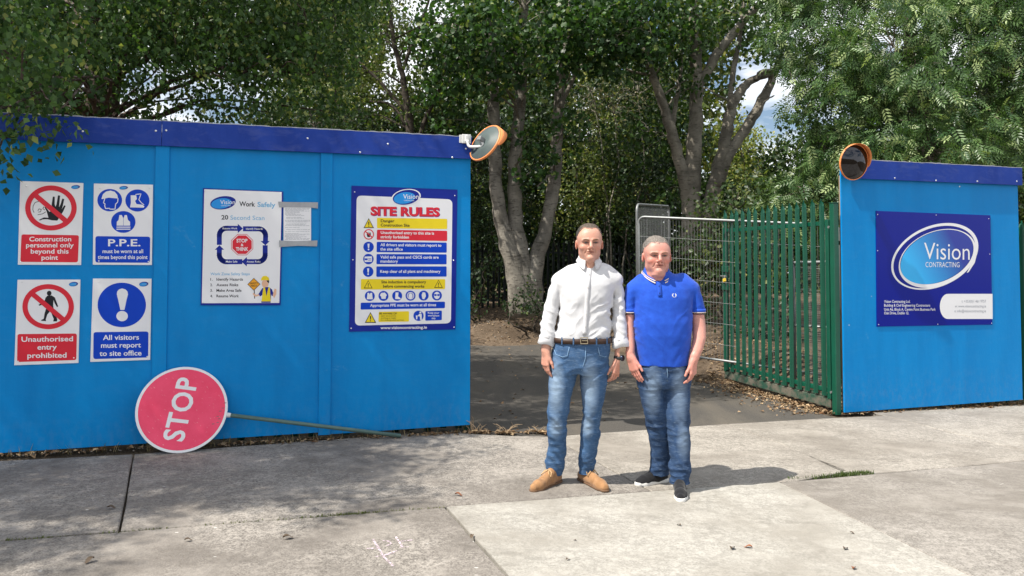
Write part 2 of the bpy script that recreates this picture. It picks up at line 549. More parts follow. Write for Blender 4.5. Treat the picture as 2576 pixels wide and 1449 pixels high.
# ------------------------------------------------------------------ lettering
_tx = {}
def text_mesh(body, bold=0.0, spacing=1.0):
    k = (body, bold, spacing)
    if k in _tx: return _tx[k]
    cu = bpy.data.curves.new('lettering', 'FONT')
    cu.body = body; cu.size = 1.0; cu.offset = bold; cu.resolution_u = 3; cu.space_character = spacing
    cu.fill_mode = 'FRONT'
    ob = bpy.data.objects.new('lettering', cu); COL.objects.link(ob)
    dg = bpy.context.evaluated_depsgraph_get(); dg.update()
    me = bpy.data.meshes.new_from_object(ob.evaluated_get(dg))
    V = np.array([v.co[:2] for v in me.vertices]); Fc = [tuple(p.vertices) for p in me.polygons]
    bpy.data.objects.remove(ob); bpy.data.curves.remove(cu); bpy.data.meshes.remove(me)
    _tx[k] = (V, Fc); return V, Fc
CAPH = None
def cap_height():
    global CAPH
    if CAPH is None:
        V, _ = text_mesh('H'); CAPH = V[:, 1].max()
    return CAPH
def ink(name, col, rough=.32):
    return plain('print_' + name, col, rough, 0, .2, .04)
WHITE = ink('white', (.78, .78, .80)); RED = ink('red', (.66, .025, .045)); INKBLUE = ink('royal_blue', (.0, .050, .50))
NAVYI = ink('navy', (.006, .020, .26)); BLACK = ink('black', (.012, .013, .018)); YEL = ink('yellow', (.80, .62, .02))
SKYB = ink('sky_blue', (.02, .28, .72)); PALEB = ink('pale_blue_letters', (.16, .42, .66)); GREYI = ink('grey', (.30, .32, .36))
SKIN_I = ink('peach', (.75, .45, .30)); ORNG = ink('amber', (.80, .36, .03))
class Sheet:
    """a flat printed sign; shapes are given in the units of a plan of the sign and laid on the board as thin films"""
    def __init__(s, root, reg, base, org):
        s.root = root; s.reg = reg; s.base = base; s.org = org; s.g = {}; s.k = 0
    def sz(s, x, y):
        X0, Y0, k = s.reg
        a, b = H(X0 + x * k, Y0 + y * k, s.base)
        return a - s.org[0], b - s.org[1]
    def mb(s, part, mat, u=None):
        return s.g.setdefault((part, mat.name, s.k if part in ('icon', 'pictogram', 'emblem') and u is None else u), (MB(), mat))[0]
    def nk(s): s.k += 1
    def lay(s, L): return -(.0030 + L * .0006)
    def poly(s, part, mat, pts, L):
        s.mb(part, mat, len(s.g) if part in ('rule_bar', 'tape', 'text_panel', 'blue_disc', 'arrow') else None).flat([s.sz(*p) for p in pts], s.lay(L))
    def ring(s, part, mat, c, ro, ri, L, n=48, c2=None, rot=0.0, a0=0, a1=2 * math.pi):
        c2 = c2 or c; cr, sn = math.cos(rot), math.sin(rot); V = []
        full = abs(a1 - a0 - 2 * math.pi) < 1e-6
        for k in range(n + 1):
            w = a0 + (a1 - a0) * k / n
            for (cc, r) in ((c, ro), (c2, ri)):
                x, y = r[0] * math.cos(w), r[1] * math.sin(w)
                q = s.sz(cc[0] + x * cr - y * sn, cc[1] + x * sn + y * cr); V.append((q[0], s.lay(L), q[1]))
        s.mb(part, mat).add(V, [(2 * k, 2 * k + 2, 2 * k + 3, 2 * k + 1) for k in range(n)])
    def ell(s, part, mat, c, r, L, n=40, rot=0.0):
        cr, sn = math.cos(rot), math.sin(rot)
        s.poly(part, mat, [(c[0] + r[0] * math.cos(w) * cr - r[1] * math.sin(w) * sn, c[1] + r[0] * math.cos(w) * sn + r[1] * math.sin(w) * cr)
                           for w in [2 * math.pi * k / n for k in range(n)]], L)
    def rrect(s, part, mat, q, r, L, n=5):
        """q: tl, tr, br, bl"""
        pts = []
        for i in range(4):
            p = np.array(q[i], float); a = np.array(q[i - 1], float); b = np.array(q[(i + 1) % 4], float)
            ua = (a - p) / np.linalg.norm(a - p); ub = (b - p) / np.linalg.norm(b - p)
            for k in range(n + 1):
                w = k / n
                A = p + ua * r; B = p + ub * r
                pts.append(tuple((1 - w) ** 2 * A + 2 * w * (1 - w) * (p + (A + B - 2 * p) * .0) + w * w * B))
        s.poly(part, mat, pts, L)
    def line(s, part, mat, pts, w, L):
        pts = [np.array(p, float) for p in pts]
        for a, b in zip(pts[:-1], pts[1:]):
            d = (b - a) / (np.linalg.norm(b - a) + 1e-9); n = np.array([-d[1], d[0]]) * w / 2
            a2, b2 = a - d * w * .3, b + d * w * .3
            s.poly(part, mat, [a2 + n, b2 + n, b2 - n, a2 - n], L)
    def text(s, body, mat, x0, x1, yb, cap, L, bold=0.012, slope=0.0, part='lettering'):
        V, Fc = text_mesh(body, bold)
        mn, mx_ = V[:, 0].min(), V[:, 0].max()
        ky = cap / cap_height(); kx = (x1 - x0) / (mx_ - mn)
        P = []
        for v in V:
            x = x0 + (v[0] - mn) * kx
            q = s.sz(x, yb - v[1] * ky + slope * (x - x0)); P.append((q[0], s.lay(L), q[1]))
        s.mb(part, mat, len(s.g)).add(P, Fc)
    def done(s):
        for (part, *_), (m, mat) in s.g.items():
            if m.f: m.build(part, mat, s.root)
    def logo(s, c, rx, ry, L, rot=-.14, white=True, big=False):
        if white: s.ell('emblem', WHITE, c, (rx * 1.10, ry * 1.12), L, 36, rot)
        s.ell('emblem', NAVYI, c, (rx, ry), L + 1, 36, rot)
        s.ell('emblem', SKYB, (c[0] - rx * .12, c[1] + ry * .10), (rx * .80, ry * .78), L + 2, 36, rot)
        if big:
            s.text('Vision', WHITE, c[0] - rx * .22, c[0] + rx * .93, c[1] + ry * .20, ry * .62, L + 3, .004)
            s.text('CONTRACTING', WHITE, c[0] - rx * .16, c[0] + rx * .60, c[1] + ry * .52, ry * .16, L + 3, .004)
        else:
            s.line('emblem', PALEB, [(c[0] - rx * .4, c[1] + ry * .1), (c[0] + rx * .7, c[1] - ry * .1)], ry * .3, L + 3)
def sign(name, label, cat, reg, corners, base, panel_mat, thick=.004, group=None, holes=()):
    P = [H(reg[0] + x * reg[2], reg[1] + y * reg[2], base) for x, y in corners]
    org = (sum(p[0] for p in P) / 4, min(p[1] for p in P))
    root = empty(name, hw(org[0], -base, org[1]), ANG); tag(root, label, cat, group)
    m = MB(); poly = [(p[0] - org[0], p[1] - org[1]) for p in P]
    m.prism(poly[::-1], -.0028, -.0028 + thick + .0)
    m.build('panel', panel_mat, root)
    sh = Sheet(root, reg, base, org)
    for (x, y) in holes:
        sq = sh.sz(x, y); mm = MB()
        mm.lathe([(0, .0025), (.0035, .002), (.0055, .0006), (.006, 0)], 8, Matrix.Translation((sq[0], -.0030, sq[1])) @ Matrix.Rotation(R(90), 4, 'X'))
        mm.build('screw', M_SCREW, root, True)
    return sh
k1 = 620 / 1123 * .67083; R1 = (0, 600 * .67083, k1)
SG = 'printed safety signs on the left hoarding'
# --- construction personnel only
s = sign('safety_sign', 'white sign with a crossed-out raised hand above red text Construction personnel only', 'safety sign', R1,
         [(138, 143), (567, 157), (551, 713), (122, 711)], .004, WHITE, .0035, SG, [(148, 160), (180, 178), (140, 695), (536, 700)])
s.poly('pictogram', BLACK, [(268, 405), (300, 390), (330, 393), (318, 350), (303, 322), (310, 318), (336, 352), (350, 345), (352, 300), (360, 248), (373, 250), (372, 300),
        (378, 318), (385, 300), (395, 240), (409, 242), (404, 300), (402, 322), (412, 302), (424, 262), (437, 266), (428, 310), (420, 336), (436, 308), (447, 312), (430, 350),
        (408, 385), (390, 412), (355, 410), (320, 402), (290, 404), (270, 412)], 1)
for q in ([(300, 290), (270, 280), (240, 288), (226, 312), (224, 340), (232, 356)], [(258, 345), (266, 332), (282, 336), (276, 352), (262, 354)], [(300, 318), (292, 330), (305, 340)], [(258, 372), (290, 366), (312, 352)]):
    s.line('pictogram', BLACK, q, 4, 1)
s.ring('prohibition_ring', RED, (347, 326), (175, 153), (139, 119), 2)
s.line('prohibition_ring', RED, [(250, 247), (446, 412)], 34, 3)
s.rrect('text_panel', RED, [(147, 505), (537, 511), (530, 695), (139, 692)], 16, 1)
for b, x0, x1, y in (('Construction', 200, 485, 552), ('personnel only', 178, 502, 593), ('beyond this', 210, 467, 635), ('point', 283, 395, 677)):
    s.text(b, WHITE, x0, x1, y, 30, 2, .018)
s.logo((514, 184), 30, 13, 1, -.1, False); s.done()
# --- PPE
s = sign('safety_sign', 'white sign with three blue circles, helmet, boot and vest, above P.P.E. text', 'safety sign', R1,
         [(638, 160), (1040, 168), (1032, 713), (631, 711)], .004, WHITE, .0035, SG, [(681, 192), (1016, 190), (672, 686), (1008, 690)])
for c, r in (((746, 273), (84, 76)), ((934, 275), (82, 75)), ((838, 421), (83, 74))): s.ell('blue_disc', INKBLUE, c, r, 1)
s.poly('pictogram', WHITE, [(690, 262), (700, 232), (722, 214), (752, 208), (780, 216), (798, 238), (802, 262), (740, 256), (692, 266)], 2)
s.line('pictogram', WHITE, [(712, 262), (704, 292), (714, 298), (712, 312), (718, 330), (744, 328), (748, 334), (782, 334), (786, 300), (800, 286), (802, 262)], 6, 2)
s.nk(); s.poly('pictogram', WHITE, [(888, 240), (926, 240), (930, 266), (918, 278), (928, 300), (968, 304), (982, 316), (976, 324), (884, 322), (890, 290)], 2)
s.line('pictogram', WHITE, [(922, 234), (958, 230), (944, 270), (962, 292), (978, 304)], 5, 2)
s.nk(); s.poly('pictogram', WHITE, [(812, 374), (828, 374), (838, 396), (838, 446), (793, 446), (794, 420), (806, 408)], 2)
s.poly('pictogram', WHITE, [(848, 374), (862, 374), (870, 408), (884, 420), (884, 446), (840, 446), (840, 396)], 2)
for y in (456, 470): s.line('pictogram', WHITE, [(794, y), (884, y)], 7, 2)
s.rrect('text_panel', INKBLUE, [(649, 517), (1021, 521), (1018, 698), (648, 696)], 18, 1)
for b, x0, x1, y, h in (('P.P.E.', 735, 955, 585, 46), ('must be worn at all', 697, 973, 632, 25), ('times beyond this point', 665, 1003, 672, 25)):
    s.text(b, WHITE, x0, x1, y, h, 2, .018)
s.logo((840, 189), 29, 12, 1, -.1, False); s.done()
# --- unauthorised entry
s = sign('safety_sign', 'white sign with a crossed-out walking figure above red text Unauthorised entry prohibited', 'safety sign', R1,
         [(120, 813), (547, 812), (533, 1378), (98, 1394)], .004, WHITE, .0035, SG, [(148, 830), (540, 827), (124, 1368), (502, 1344)])
s.ell('pictogram', BLACK, (335, 905), (16, 17), 1, 20)
s.poly('pictogram', BLACK, [(322, 922), (352, 920), (374, 934), (384, 962), (396, 994), (388, 999), (372, 972), (364, 950), (362, 990), (366, 1020), (378, 1050), (390, 1082), (388, 1096), (362, 1096),
        (366, 1080), (346, 1030), (340, 1028), (322, 1050), (312, 1082), (314, 1094), (280, 1092), (282, 1086), (298, 1078), (304, 1040), (316, 1002), (312, 976), (266, 990), (264, 982), (302, 962), (310, 936)], 1)
s.ring('prohibition_ring', RED, (328, 996), (175, 153), (139, 120), 2)
s.line('prohibition_ring', RED, [(231, 917), (427, 1081)], 34, 3)
s.rrect('text_panel', RED, [(120, 1182), (523, 1178), (519, 1358), (117, 1372)], 16, 1)
for b, x0, x1, y in (('Unauthorised', 147, 497, 1232), ('entry', 255, 387, 1285), ('prohibited', 187, 453, 1342)):
    s.text(b, WHITE, x0, x1, y + 2, 33, 2, .018, -.012)
s.logo((500, 843), 31, 15, 1, -.12, False); s.done()
# --- all visitors
s = sign('safety_sign', 'white sign with a big blue exclamation disc above All visitors must report text', 'safety sign', R1,
         [(632, 805), (1030, 806), (1020, 1357), (614, 1371)], .004, WHITE, .0035, SG, [(673, 826), (1010, 828), (632, 1350), (1000, 1335)])
s.ell('blue_disc', INKBLUE, (828, 984), (164, 151), 1, 56)
s.poly('pictogram', WHITE, [(830, 872), (852, 878), (866, 892), (870, 912), (860, 950), (846, 1018), (818, 1018), (804, 950), (794, 912), (797, 892), (810, 878)], 2)
s.ell('pictogram', WHITE, (830, 1060), (39, 35), 2)
s.rrect('text_panel', INKBLUE, [(636, 1169), (1009, 1164), (1007, 1341), (634, 1352)], 18, 1)
for b, x0, x1, y in (('All visitors', 700, 945, 1222), ('must report', 687, 958, 1275), ('to site office', 677, 962, 1330)):
    s.text(b, WHITE, x0, x1, y, 33, 2, .016, -.012)
s.logo((977, 843), 31, 16, 1, -.12, False); s.done()
# --- work safely poster
k2 = 540 / 1449 * .67083; R2 = (700 * .67083, 660 * .67083, k2)
s = sign('safety_poster', 'white poster in navy frame headed Work Safely, four arrows around a red octagon', 'poster', R2,
         [(165, 122), (972, 157), (945, 1300), (140, 1300)], .006, NAVYI, .005, None, [(187, 152), (948, 176), (178, 713), (165, 1268), (925, 1262), (945, 712)])
s.poly('white_field', WHITE, [(178, 133), (958, 162), (932, 1277), (152, 1280)], .3)
s.logo((366, 270), 130, 66, 1, -.14, True, True)
s.text('Work', BLACK, 530, 688, 303, 46, 1, .022, .03); s.text('Safely', PALEB, 712, 893, 309, 46, 1, .022, .03)
s.text('20', BLACK, 350, 418, 437, 42, 1, .022); s.text('Second Scan', PALEB, 440, 783, 440, 42, 1, .004, .01)
def arrow(pts, head, w):
    s.line('arrow', NAVYI, pts, w, 1); s.poly('arrow', NAVYI, head, 1.2)
def arc(cx, cy, r, a0, a1): return [(cx + r * math.cos(R(a)), cy + r * math.sin(R(a))) for a in np.linspace(a0, a1, 9)]
arrow([(329, 678)] + arc(403, 600, 74, 180, 270) + [(515, 527)], [(515, 482), (566, 528), (515, 574)], 50)
arrow([(582, 531)] + arc(722, 604, 72, 270, 360) + [(793, 655)], [(744, 655), (836, 655), (792, 698)], 50)
arrow([(790, 712)] + arc(718, 790, 72, 0, 90) + [(606, 862)], [(606, 815), (552, 862), (606, 910)], 50)
arrow([(545, 862)] + arc(402, 790, 73, 90, 180) + [(329, 740)], [(284, 742), (330, 696), (377, 742)], 50)
for b, x0, x1, y in (('Resume Work', 362, 510, 536), ('Identify Hazards', 597, 765, 540), ('Assess Risks', 605, 742, 870), ('Make Safe', 395, 510, 870)):
    s.text(b, WHITE, x0, x1, y, 18, 2.2, .012)
oc = lambda r: [(558 + r * math.cos(R(22.5 + 45 * k)), 691 + r * .96 * math.sin(R(22.5 + 45 * k))) for k in range(8)]
s.poly('octagon', RED, oc(120), 1); s.poly('octagon', WHITE, oc(114), 1.6); s.poly('octagon', RED, oc(105), 2.2)
for b, x0, x1, y in (('STOP', 502, 612, 668), ('&', 545, 572, 705), ('THINK', 495, 620, 752)): s.text(b, WHITE, x0, x1, y, 34 if b != '&' else 24, 3, .028)
s.text('Work Zone Safety Steps', PALEB, 240, 635, 998, 26, 1, .014)
for i, (b, x1) in enumerate((('Identify Hazards', 567), ('Assess Risks', 520), ('Make Area Safe', 552), ('Resume Work', 525))):
    s.text('%d.' % (i + 1), BLACK, 238, 262, 1052 + 56 * i, 25, 1, .014); s.text(b, BLACK, 300, x1, 1052 + 56 * i, 26, 1, .018)
# the printed figure of a site worker
s.poly('printed_worker', NAVYI, [(760, 1130), (720, 1190), (740, 1212), (765, 1195), (750, 1275), (845, 1275), (850, 1190), (858, 1210), (880, 1195), (858, 1140), (830, 1118), (785, 1118)], 1)
s.poly('printed_worker', YEL, [(772, 1122), (752, 1262), (845, 1262), (838, 1122), (824, 1118), (802, 1210), (788, 1118)], 1.6)
s.poly('printed_worker', NAVYI, [(790, 1118), (822, 1118), (804, 1195)], 2.2)
s.ell('printed_worker', SKIN_I, (790, 1082), (34, 42), 1.6, 20); s.poly('printed_worker', BLACK, [(806, 1050), (830, 1050), (828, 1080), (810, 1066)], 2.2)
s.poly('printed_worker', YEL, [(748, 1052), (752, 1025), (772, 1006), (802, 1005), (826, 1022), (832, 1050), (790, 1046)], 2.8)
s.poly('printed_worker', SKIN_I, [(735, 1202), (690, 1215), (664, 1188), (672, 1176), (700, 1195), (726, 1190)], 1.6)
s.poly('printed_worker', SKIN_I, [(866, 1200), (880, 1230), (902, 1190), (904, 1140), (885, 1132), (876, 1160)], 1.6)
s.line('printed_worker', BLACK, [(680, 1150), (684, 1230)], 9, 1.2)
s.poly('printed_placard', BLACK, [(676, 1026), (742, 1088), (676, 1154), (611, 1090)], 1.6); s.poly('printed_placard', ORNG, [(676, 1033), (735, 1088), (676, 1147), (618, 1090)], 2.2)
s.text('SAFETY', BLACK, 634, 718, 1088, 17, 2.8, .012, .0); s.text('FIRST', BLACK, 646, 708, 1114, 17, 2.8, .012); s.done()
# --- taped notice
s = sign('paper_notice', 'small white typed notice held to the board by two strips of grey tape', 'notice', R2,
         [(975, 300), (1252, 298), (1252, 660), (975, 655)], .011, WHITE, .0012)
rr = random.Random(4)
y = 326
while y < 640:
    x = 990 + (0 if rr.random() < .7 else 12); e = 1240 - rr.random() ** 2 * 150
    while x < e:
        w = rr.uniform(14, 46); s.line('typed_lines', GREYI, [(x, y), (min(e, x + w), y)], 3.0, 1); x += w + 7
    y += 9 if rr.random() < .75 else 19
m_tape = plain('grey_tape', (.36, .37, .39), .45, 0, .4, .3, 20)
for q in ([(920, 258), (1010, 262), (1322, 265), (1320, 327), (1240, 318), (930, 316)], [(930, 648), (1080, 655), (1316, 648), (1312, 708), (1120, 702), (933, 714)]):
    s.poly('tape', m_tape, q, 2)
s.done()
# --- site rules
k3 = 480 / 1122 * .67083; R3 = (1280 * .67083, 660 * .67083, k3)
s = sign('safety_sign', 'tall navy-bordered SITE RULES board with stacked yellow, red and blue bars', 'safety sign', R3,
         [(90, 85), (1018, 120), (1000, 1345), (67, 1365)], .004, NAVYI, .005, None, [(117, 140), (994, 172), (101, 735), (983, 740), (86, 1335), (988, 1325)])
s.rrect('white_field', WHITE, [(134, 171), (973, 205), (960, 1291), (119, 1311)], 45, .4)
s.logo((567, 187), 118, 64, 1.4, -.16, True, True)
s.text('SITE RULES', NAVYI, 259, 866, 346, 70, 1.4, .05, .016); s.text('SITE RULES', RED, 255, 862, 342, 70, 2.2, .05, .016)
def tri(cx, cy, r, L=1.4):
    s.nk()
    s.poly('icon', BLACK, [(cx, cy - r), (cx + r, cy + r * .88), (cx - r, cy + r * .88)], L)
    q = r * .80; s.poly('icon', YEL, [(cx, cy - q * .98), (cx + q * .98, cy + q * .92), (cx - q * .98, cy + q * .92)], L + .6)
    s.poly('icon', BLACK, [(cx - r * .11, cy - r * .3), (cx + r * .11, cy - r * .3), (cx + r * .06, cy + r * .32), (cx - r * .06, cy + r * .32)], L + 1.2)
    s.ell('icon', BLACK, (cx, cy + r * .52), (r * .10, r * .10), L + 1.2, 12)
def excl(cx, cy, r):
    s.nk()
    s.ell('icon', INKBLUE, (cx, cy), (r, r), 1.4, 28)
    s.poly('icon', WHITE, [(cx - r * .2, cy - r * .62), (cx + r * .2, cy - r * .62), (cx + r * .1, cy + r * .2), (cx - r * .1, cy + r * .2)], 2)
    s.ell('icon', WHITE, (cx, cy + r * .48), (r * .16, r * .16), 2, 14)
s.rrect('rule_bar', YEL, [(312, 366), (927, 376), (927, 465), (312, 458)], 10, 1.4)
s.rrect('rule_bar', RED, [(312, 470), (927, 480), (927, 570), (310, 560)], 10, 1.4)
s.rrect('rule_bar', INKBLUE, [(310, 577), (923, 583), (923, 672), (308, 668)], 10, 1.4)
s.rrect('rule_bar', INKBLUE, [(308, 684), (922, 686), (922, 774), (307, 773)], 10, 1.4)
s.rrect('rule_bar', INKBLUE, [(307, 792), (922, 792), (922, 882), (306, 884)], 10, 1.4)
s.rrect('rule_bar', YEL, [(172, 903), (910, 904), (908, 991), (170, 995)], 10, 1.4)
s.rrect('rule_bar', INKBLUE, [(170, 1110), (908, 1101), (907, 1158), (168, 1171)], 10, 1.4)
s.rrect('rule_bar', YEL, [(328, 1190), (593, 1185), (592, 1276), (324, 1279)], 10, 1.4)
s.rrect('rule_bar', INKBLUE, [(736, 1184), (881, 1179), (880, 1263), (735, 1268)], 10, 1.4)
tri(240, 416, 46)
s.nk(); s.ell('icon', RED, (240, 512), (46, 46), 1.4); s.ell('icon', WHITE, (240, 512), (37, 37), 2)
s.poly('icon', BLACK, [(228, 535), (222, 512), (232, 490), (238, 508), (242, 484), (248, 508), (256, 490), (258, 515), (250, 536)], 2.6)
s.line('icon', RED, [(210, 486), (270, 538)], 10, 3.2)
excl(238, 622, 46); excl(235, 838, 46)
s.nk(); s.ell('icon', INKBLUE, (237, 728), (46, 46), 1.4, 28); s.rrect('icon', WHITE, [(203, 706), (268, 704), (268, 752), (203, 754)], 6, 2)
s.line('icon', INKBLUE, [(210, 730), (225, 730)], 16, 2.6); s.line('icon', INKBLUE, [(236, 726), (260, 725)], 5, 2.6); s.line('icon', INKBLUE, [(236, 738), (260, 737)], 5, 2.6)
tri(235, 951, 38, 2); tri(851, 947, 38, 2)
for i, x in enumerate((249, 369, 489, 606, 721, 837)):
    yy = 1052 - i; s.nk(); s.ell('icon', INKBLUE, (x, yy), (44, 44), 1.4, 28)
    if i == 0: s.poly('icon', WHITE, [(x - 20, yy - 28), (x - 6, yy - 28), (x, yy - 12), (x + 6, yy - 28), (x + 20, yy - 28), (x + 26, yy + 28), (x - 26, yy + 28)], 2)
    elif i == 1: s.poly('icon', WHITE, [(x - 32, yy - 4), (x - 20, yy - 26), (x + 12, yy - 30), (x + 30, yy - 6), (x + 22, yy + 4), (x + 18, yy + 26), (x - 16, yy + 26), (x - 22, yy + 4)], 2)
    elif i == 2: s.poly('icon', WHITE, [(x - 14, yy - 30), (x + 12, yy - 30), (x + 8, yy + 4), (x + 30, yy + 22), (x + 28, yy + 30), (x - 18, yy + 28)], 2)
    elif i == 3: s.ring('icon', WHITE, (x, yy), (32, 32), (25, 25), 2, 24); s.ell('icon', WHITE, (x, yy + 2), (18, 24), 2, 20)
    elif i == 4: s.poly('icon', WHITE, [(x - 18, yy - 6), (x - 8, yy - 30), (x + 14, yy - 26), (x + 20, yy + 6), (x + 4, yy + 34), (x - 12, yy + 26)], 2)
    else: s.ell('icon', WHITE, (x, yy), (26, 32), 2, 22); s.ell('icon', INKBLUE, (x - 13, yy - 4), (12, 9), 2.6, 16); s.ell('icon', INKBLUE, (x + 13, yy - 4), (12, 9), 2.6, 16)
tri(255, 1243, 50)
s.nk(); s.ell('icon', INKBLUE, (676, 1225), (45, 45), 1.4, 28); s.ell('icon', WHITE, (692, 1196), (9, 9), 2, 14)
s.poly('icon', WHITE, [(682, 1208), (704, 1208), (704, 1262), (690, 1262), (688, 1232), (668, 1228)], 2); s.poly('icon', WHITE, [(652, 1222), (668, 1222), (665, 1256), (656, 1256)], 2)
for b, mat, x0, x1, y, sl in (('Danger', BLACK, 345, 465, 405, .01), ('Construction Site', BLACK, 345, 598, 442, .01), ('Unauthorised entry to this site is', WHITE, 345, 812, 507, .015), ('strictly forbidden', WHITE, 343, 592, 545, .013),
        ('All drivers and visitors must report to', WHITE, 342, 876, 614, .01), ('the site office', WHITE, 340, 538, 652, .01), ('Valid safe pass and CSCS cards are', WHITE, 341, 852, 722, .004), ('mandatory', WHITE, 341, 496, 758, .004),
        ('Keep clear of all plant and machinery', WHITE, 340, 868, 848, 0), ('Site induction is compulsory', BLACK, 350, 742, 940, 0), ('before commencing works', BLACK, 365, 727, 978, 0), ('Appropriate PPE must be worn at all times', WHITE, 252, 830, 1146, -.01)):
    s.text(b, mat, x0, x1, y, 24, 2.2, .022, sl)
s.text('BE AWARE OF', BLACK, 333, 486, 1213, 16, 2.2, .02)
for b, x1, y in (('open excavations', 480, 1231), ('working at height', 480, 1250), ('live underground services', 548, 1268)): s.text(b, BLACK, 345, x1, y, 12, 2.2, .004)
for b, x0, x1, y in (('Keep your', 758, 858, 1206), ('workplace', 757, 858, 1230), ('tidy', 790, 826, 1254)): s.text(b, WHITE, x0, x1, y, 15, 2.2, .014)
s.text('www.visioncontracting.ie', WHITE, 343, 750, 1342, 24, 1.4, .022, -.012); s.done()
# --- company board on the right
k4 = 740 / 975 * .67083; R4 = (3100 * .67083, 500 * .67083, k4)
s = sign('company_sign', 'large deep blue company board with a white oval ring around a light blue oval', 'sign', R4,
         [(243, 383), (808, 405), (818, 945), (247, 955)], .004, ink('deep_blue', (.002, .010, .24), .25), .008, None, [(251, 401), (540, 404), (800, 422), (251, 580), (805, 597), (256, 945), (548, 943), (814, 938)])
t = NT('emblem_gradient'); v = t.new('TexCoord').outputs['Generated']
sx = t.new('SeparateXYZ'); t.l.new(v, sx.inputs[0])
gr = t.math('ADD', sx.outputs['X'], t.math('MULTIPLY', sx.outputs['Z'], .35))
t.set(t.mix(t.ramp(gr, .25, 1.15), (.02, .42, .85), (.006, .025, .30)), .25); M_EMB = t.m
rot = -.42
s.ring('emblem_ring', WHITE, (533, 608), (226, 150), (213, 140), 1, 72, (531, 611), rot)
s.ring('emblem_ring', WHITE, (546, 618), (200, 134), (190, 123), 1.6, 72, (543, 611), rot + .02)
s.ell('emblem_field', M_EMB, (543, 611), (189, 121), 1, 64, rot)
s.poly('emblem_ring', WHITE, [(690, 690), (735, 610), (747, 560), (744, 585), (730, 640), (700, 685)], 2)
s.text('Vision', WHITE, 480, 705, 622, 82, 2.4, -.004, .014); s.text('CONTRACTING', WHITE, 487, 655, 661, 25, 2.4, -.004, .004)
for b, x1, y in (('Vision Contracting Ltd.', 412, 837), ('Building & Civil Engineering Contractors', 510, 856), ('Unit A6, Block A, Centre Point Business Park', 537, 876), ('Oak Drive, Dublin 12.', 405, 894)):
    s.text(b, WHITE, 283, x1, y, 13, 1, .008)
s.poly('contact_panel', WHITE, [(818, 793), (600, 793)] + [(597 - 39 * math.sin(R(a)), 855 - 62 * math.cos(R(a))) for a in range(10, 180, 10)] + [(598, 917), (819, 917)], 1)
for b, x0, y in (('t: +353(0)1 461 9757', 665, 836), ('w: www.visioncontracting.ie', 632, 860), ('e: info@visioncontracting.ie', 630, 884)): s.text(b, GREYI, x0, 786, y, 13, 2, .004)
s.done()
# ================================================================== mirrors, lollipop, gate, fences
M_ORANGE = plain('orange_plastic', (.82, .28, .09), .4, 0, .4, .15)
M_GALV = plain('galvanised_steel', (.27, .28, .28), .5, .5, .5, .25, 22)
M_WHITEM = plain('white_painted_steel', (.72, .72, .70), .45)
M_BACK = plain('smoked_plastic_back', (.075, .10, .10), .5, 0, .3, .3)
t = NT('dark_reflection_mirror'); t.set((.055, .055, .06), .03, 1.0); M_MIRR = t.m  # dark base colour stands in for a reflection of dark trees
def frame_from(nf, up=(0, 0, 1)):
    z = Vector(nf).normalized(); x = Vector(up).cross(z).normalized(); y = z.cross(x)
    return Matrix((x, y, z)).transposed()
def convex_mirror(c, nf, rad, label, brk, bends, grp, v0, vd):
    root = empty('traffic_mirror', c); tag(root, label, 'mirror', grp)
    M = frame_from(nf).to_4x4()
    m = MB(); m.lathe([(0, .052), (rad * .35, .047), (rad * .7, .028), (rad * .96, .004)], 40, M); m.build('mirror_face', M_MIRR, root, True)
    m = MB(); m.lathe([(rad * .955, .008), (rad * .985, .012), (rad * 1.008, .006), (rad * 1.010, -.006), (rad * .985, -.012), (rad * .94, -.010)], 48, M); m.build('rim', M_ORANGE, root, True)
    m = MB(); m.lathe([(rad * .95, -.006), (rad * .9, -.014), (rad * .55, -.024), (rad * .5, -.030), (rad * .30, -.030), (0, -.031)], 40, M); m.build('back_shell', M_BACK, root, True)
    V = []; n = 30                                   # visor over the upper half
    for k in range(n + 1):
        w = R(v0 + 150 * k / n); dep = .016 + vd * math.sin(math.pi * k / n) ** .7
        for (r, h) in ((rad * 1.028, 0), (rad * 1.045, dep), (rad * 1.030, dep), (rad * 1.012, 0)):
            V.append(M @ Vector((r * math.cos(w), r * math.sin(w), h)))
    Fc = [(4 * k + a, 4 * k + 4 + a, 4 * k + 4 + (a + 1) % 4, 4 * k + (a + 1) % 4) for k in range(n) for a in range(4)]
    m = MB(); m.add(V, Fc); m.build('visor', M_ORANGE, root, True)
    hub = M @ Vector((0, 0, -.032)); hub2 = M @ Vector((0, 0, -.062))
    m = MB(); m.tube([hub, hub2], [.026, .022], 12); m.box(tuple(hub2), (.05, .05, .06), M.to_3x3(), .006)
    m.build('ball_joint', M_GALV, root)
    m = MB(); pts = [Vector(b) - Vector(c) for b in bends] + [hub2]
    q = []
    for i in range(len(pts) - 1):
        for k in range(5): q.append(pts[i].lerp(pts[i + 1], k / 5))
    q.append(pts[-1])
    for _ in range(2): q = [q[0]] + [(q[i - 1] + q[i] * 2 + q[i + 1]) / 4 for i in range(1, len(q) - 1)] + [q[-1]]
    m.tube(q, .0135, 10); m.build('arm', M_WHITEM, root, True)
    m = MB(); b0 = Vector(brk) - Vector(c); Rz = Matrix.Rotation(ANG, 3, 'Z')
    m.box(tuple(b0), (.085, .012, .085), Rz, .003); m.box(tuple(b0 + Rz @ Vector((-.05, .002, -.002))), (.035, .008, .075), Rz, .002)
    m.box(tuple(b0 + Rz @ Vector((.0, -.022, .0))), (.030, .036, .06), Rz, .004)
    m.build('bracket', M_WHITEM, root)
    return root
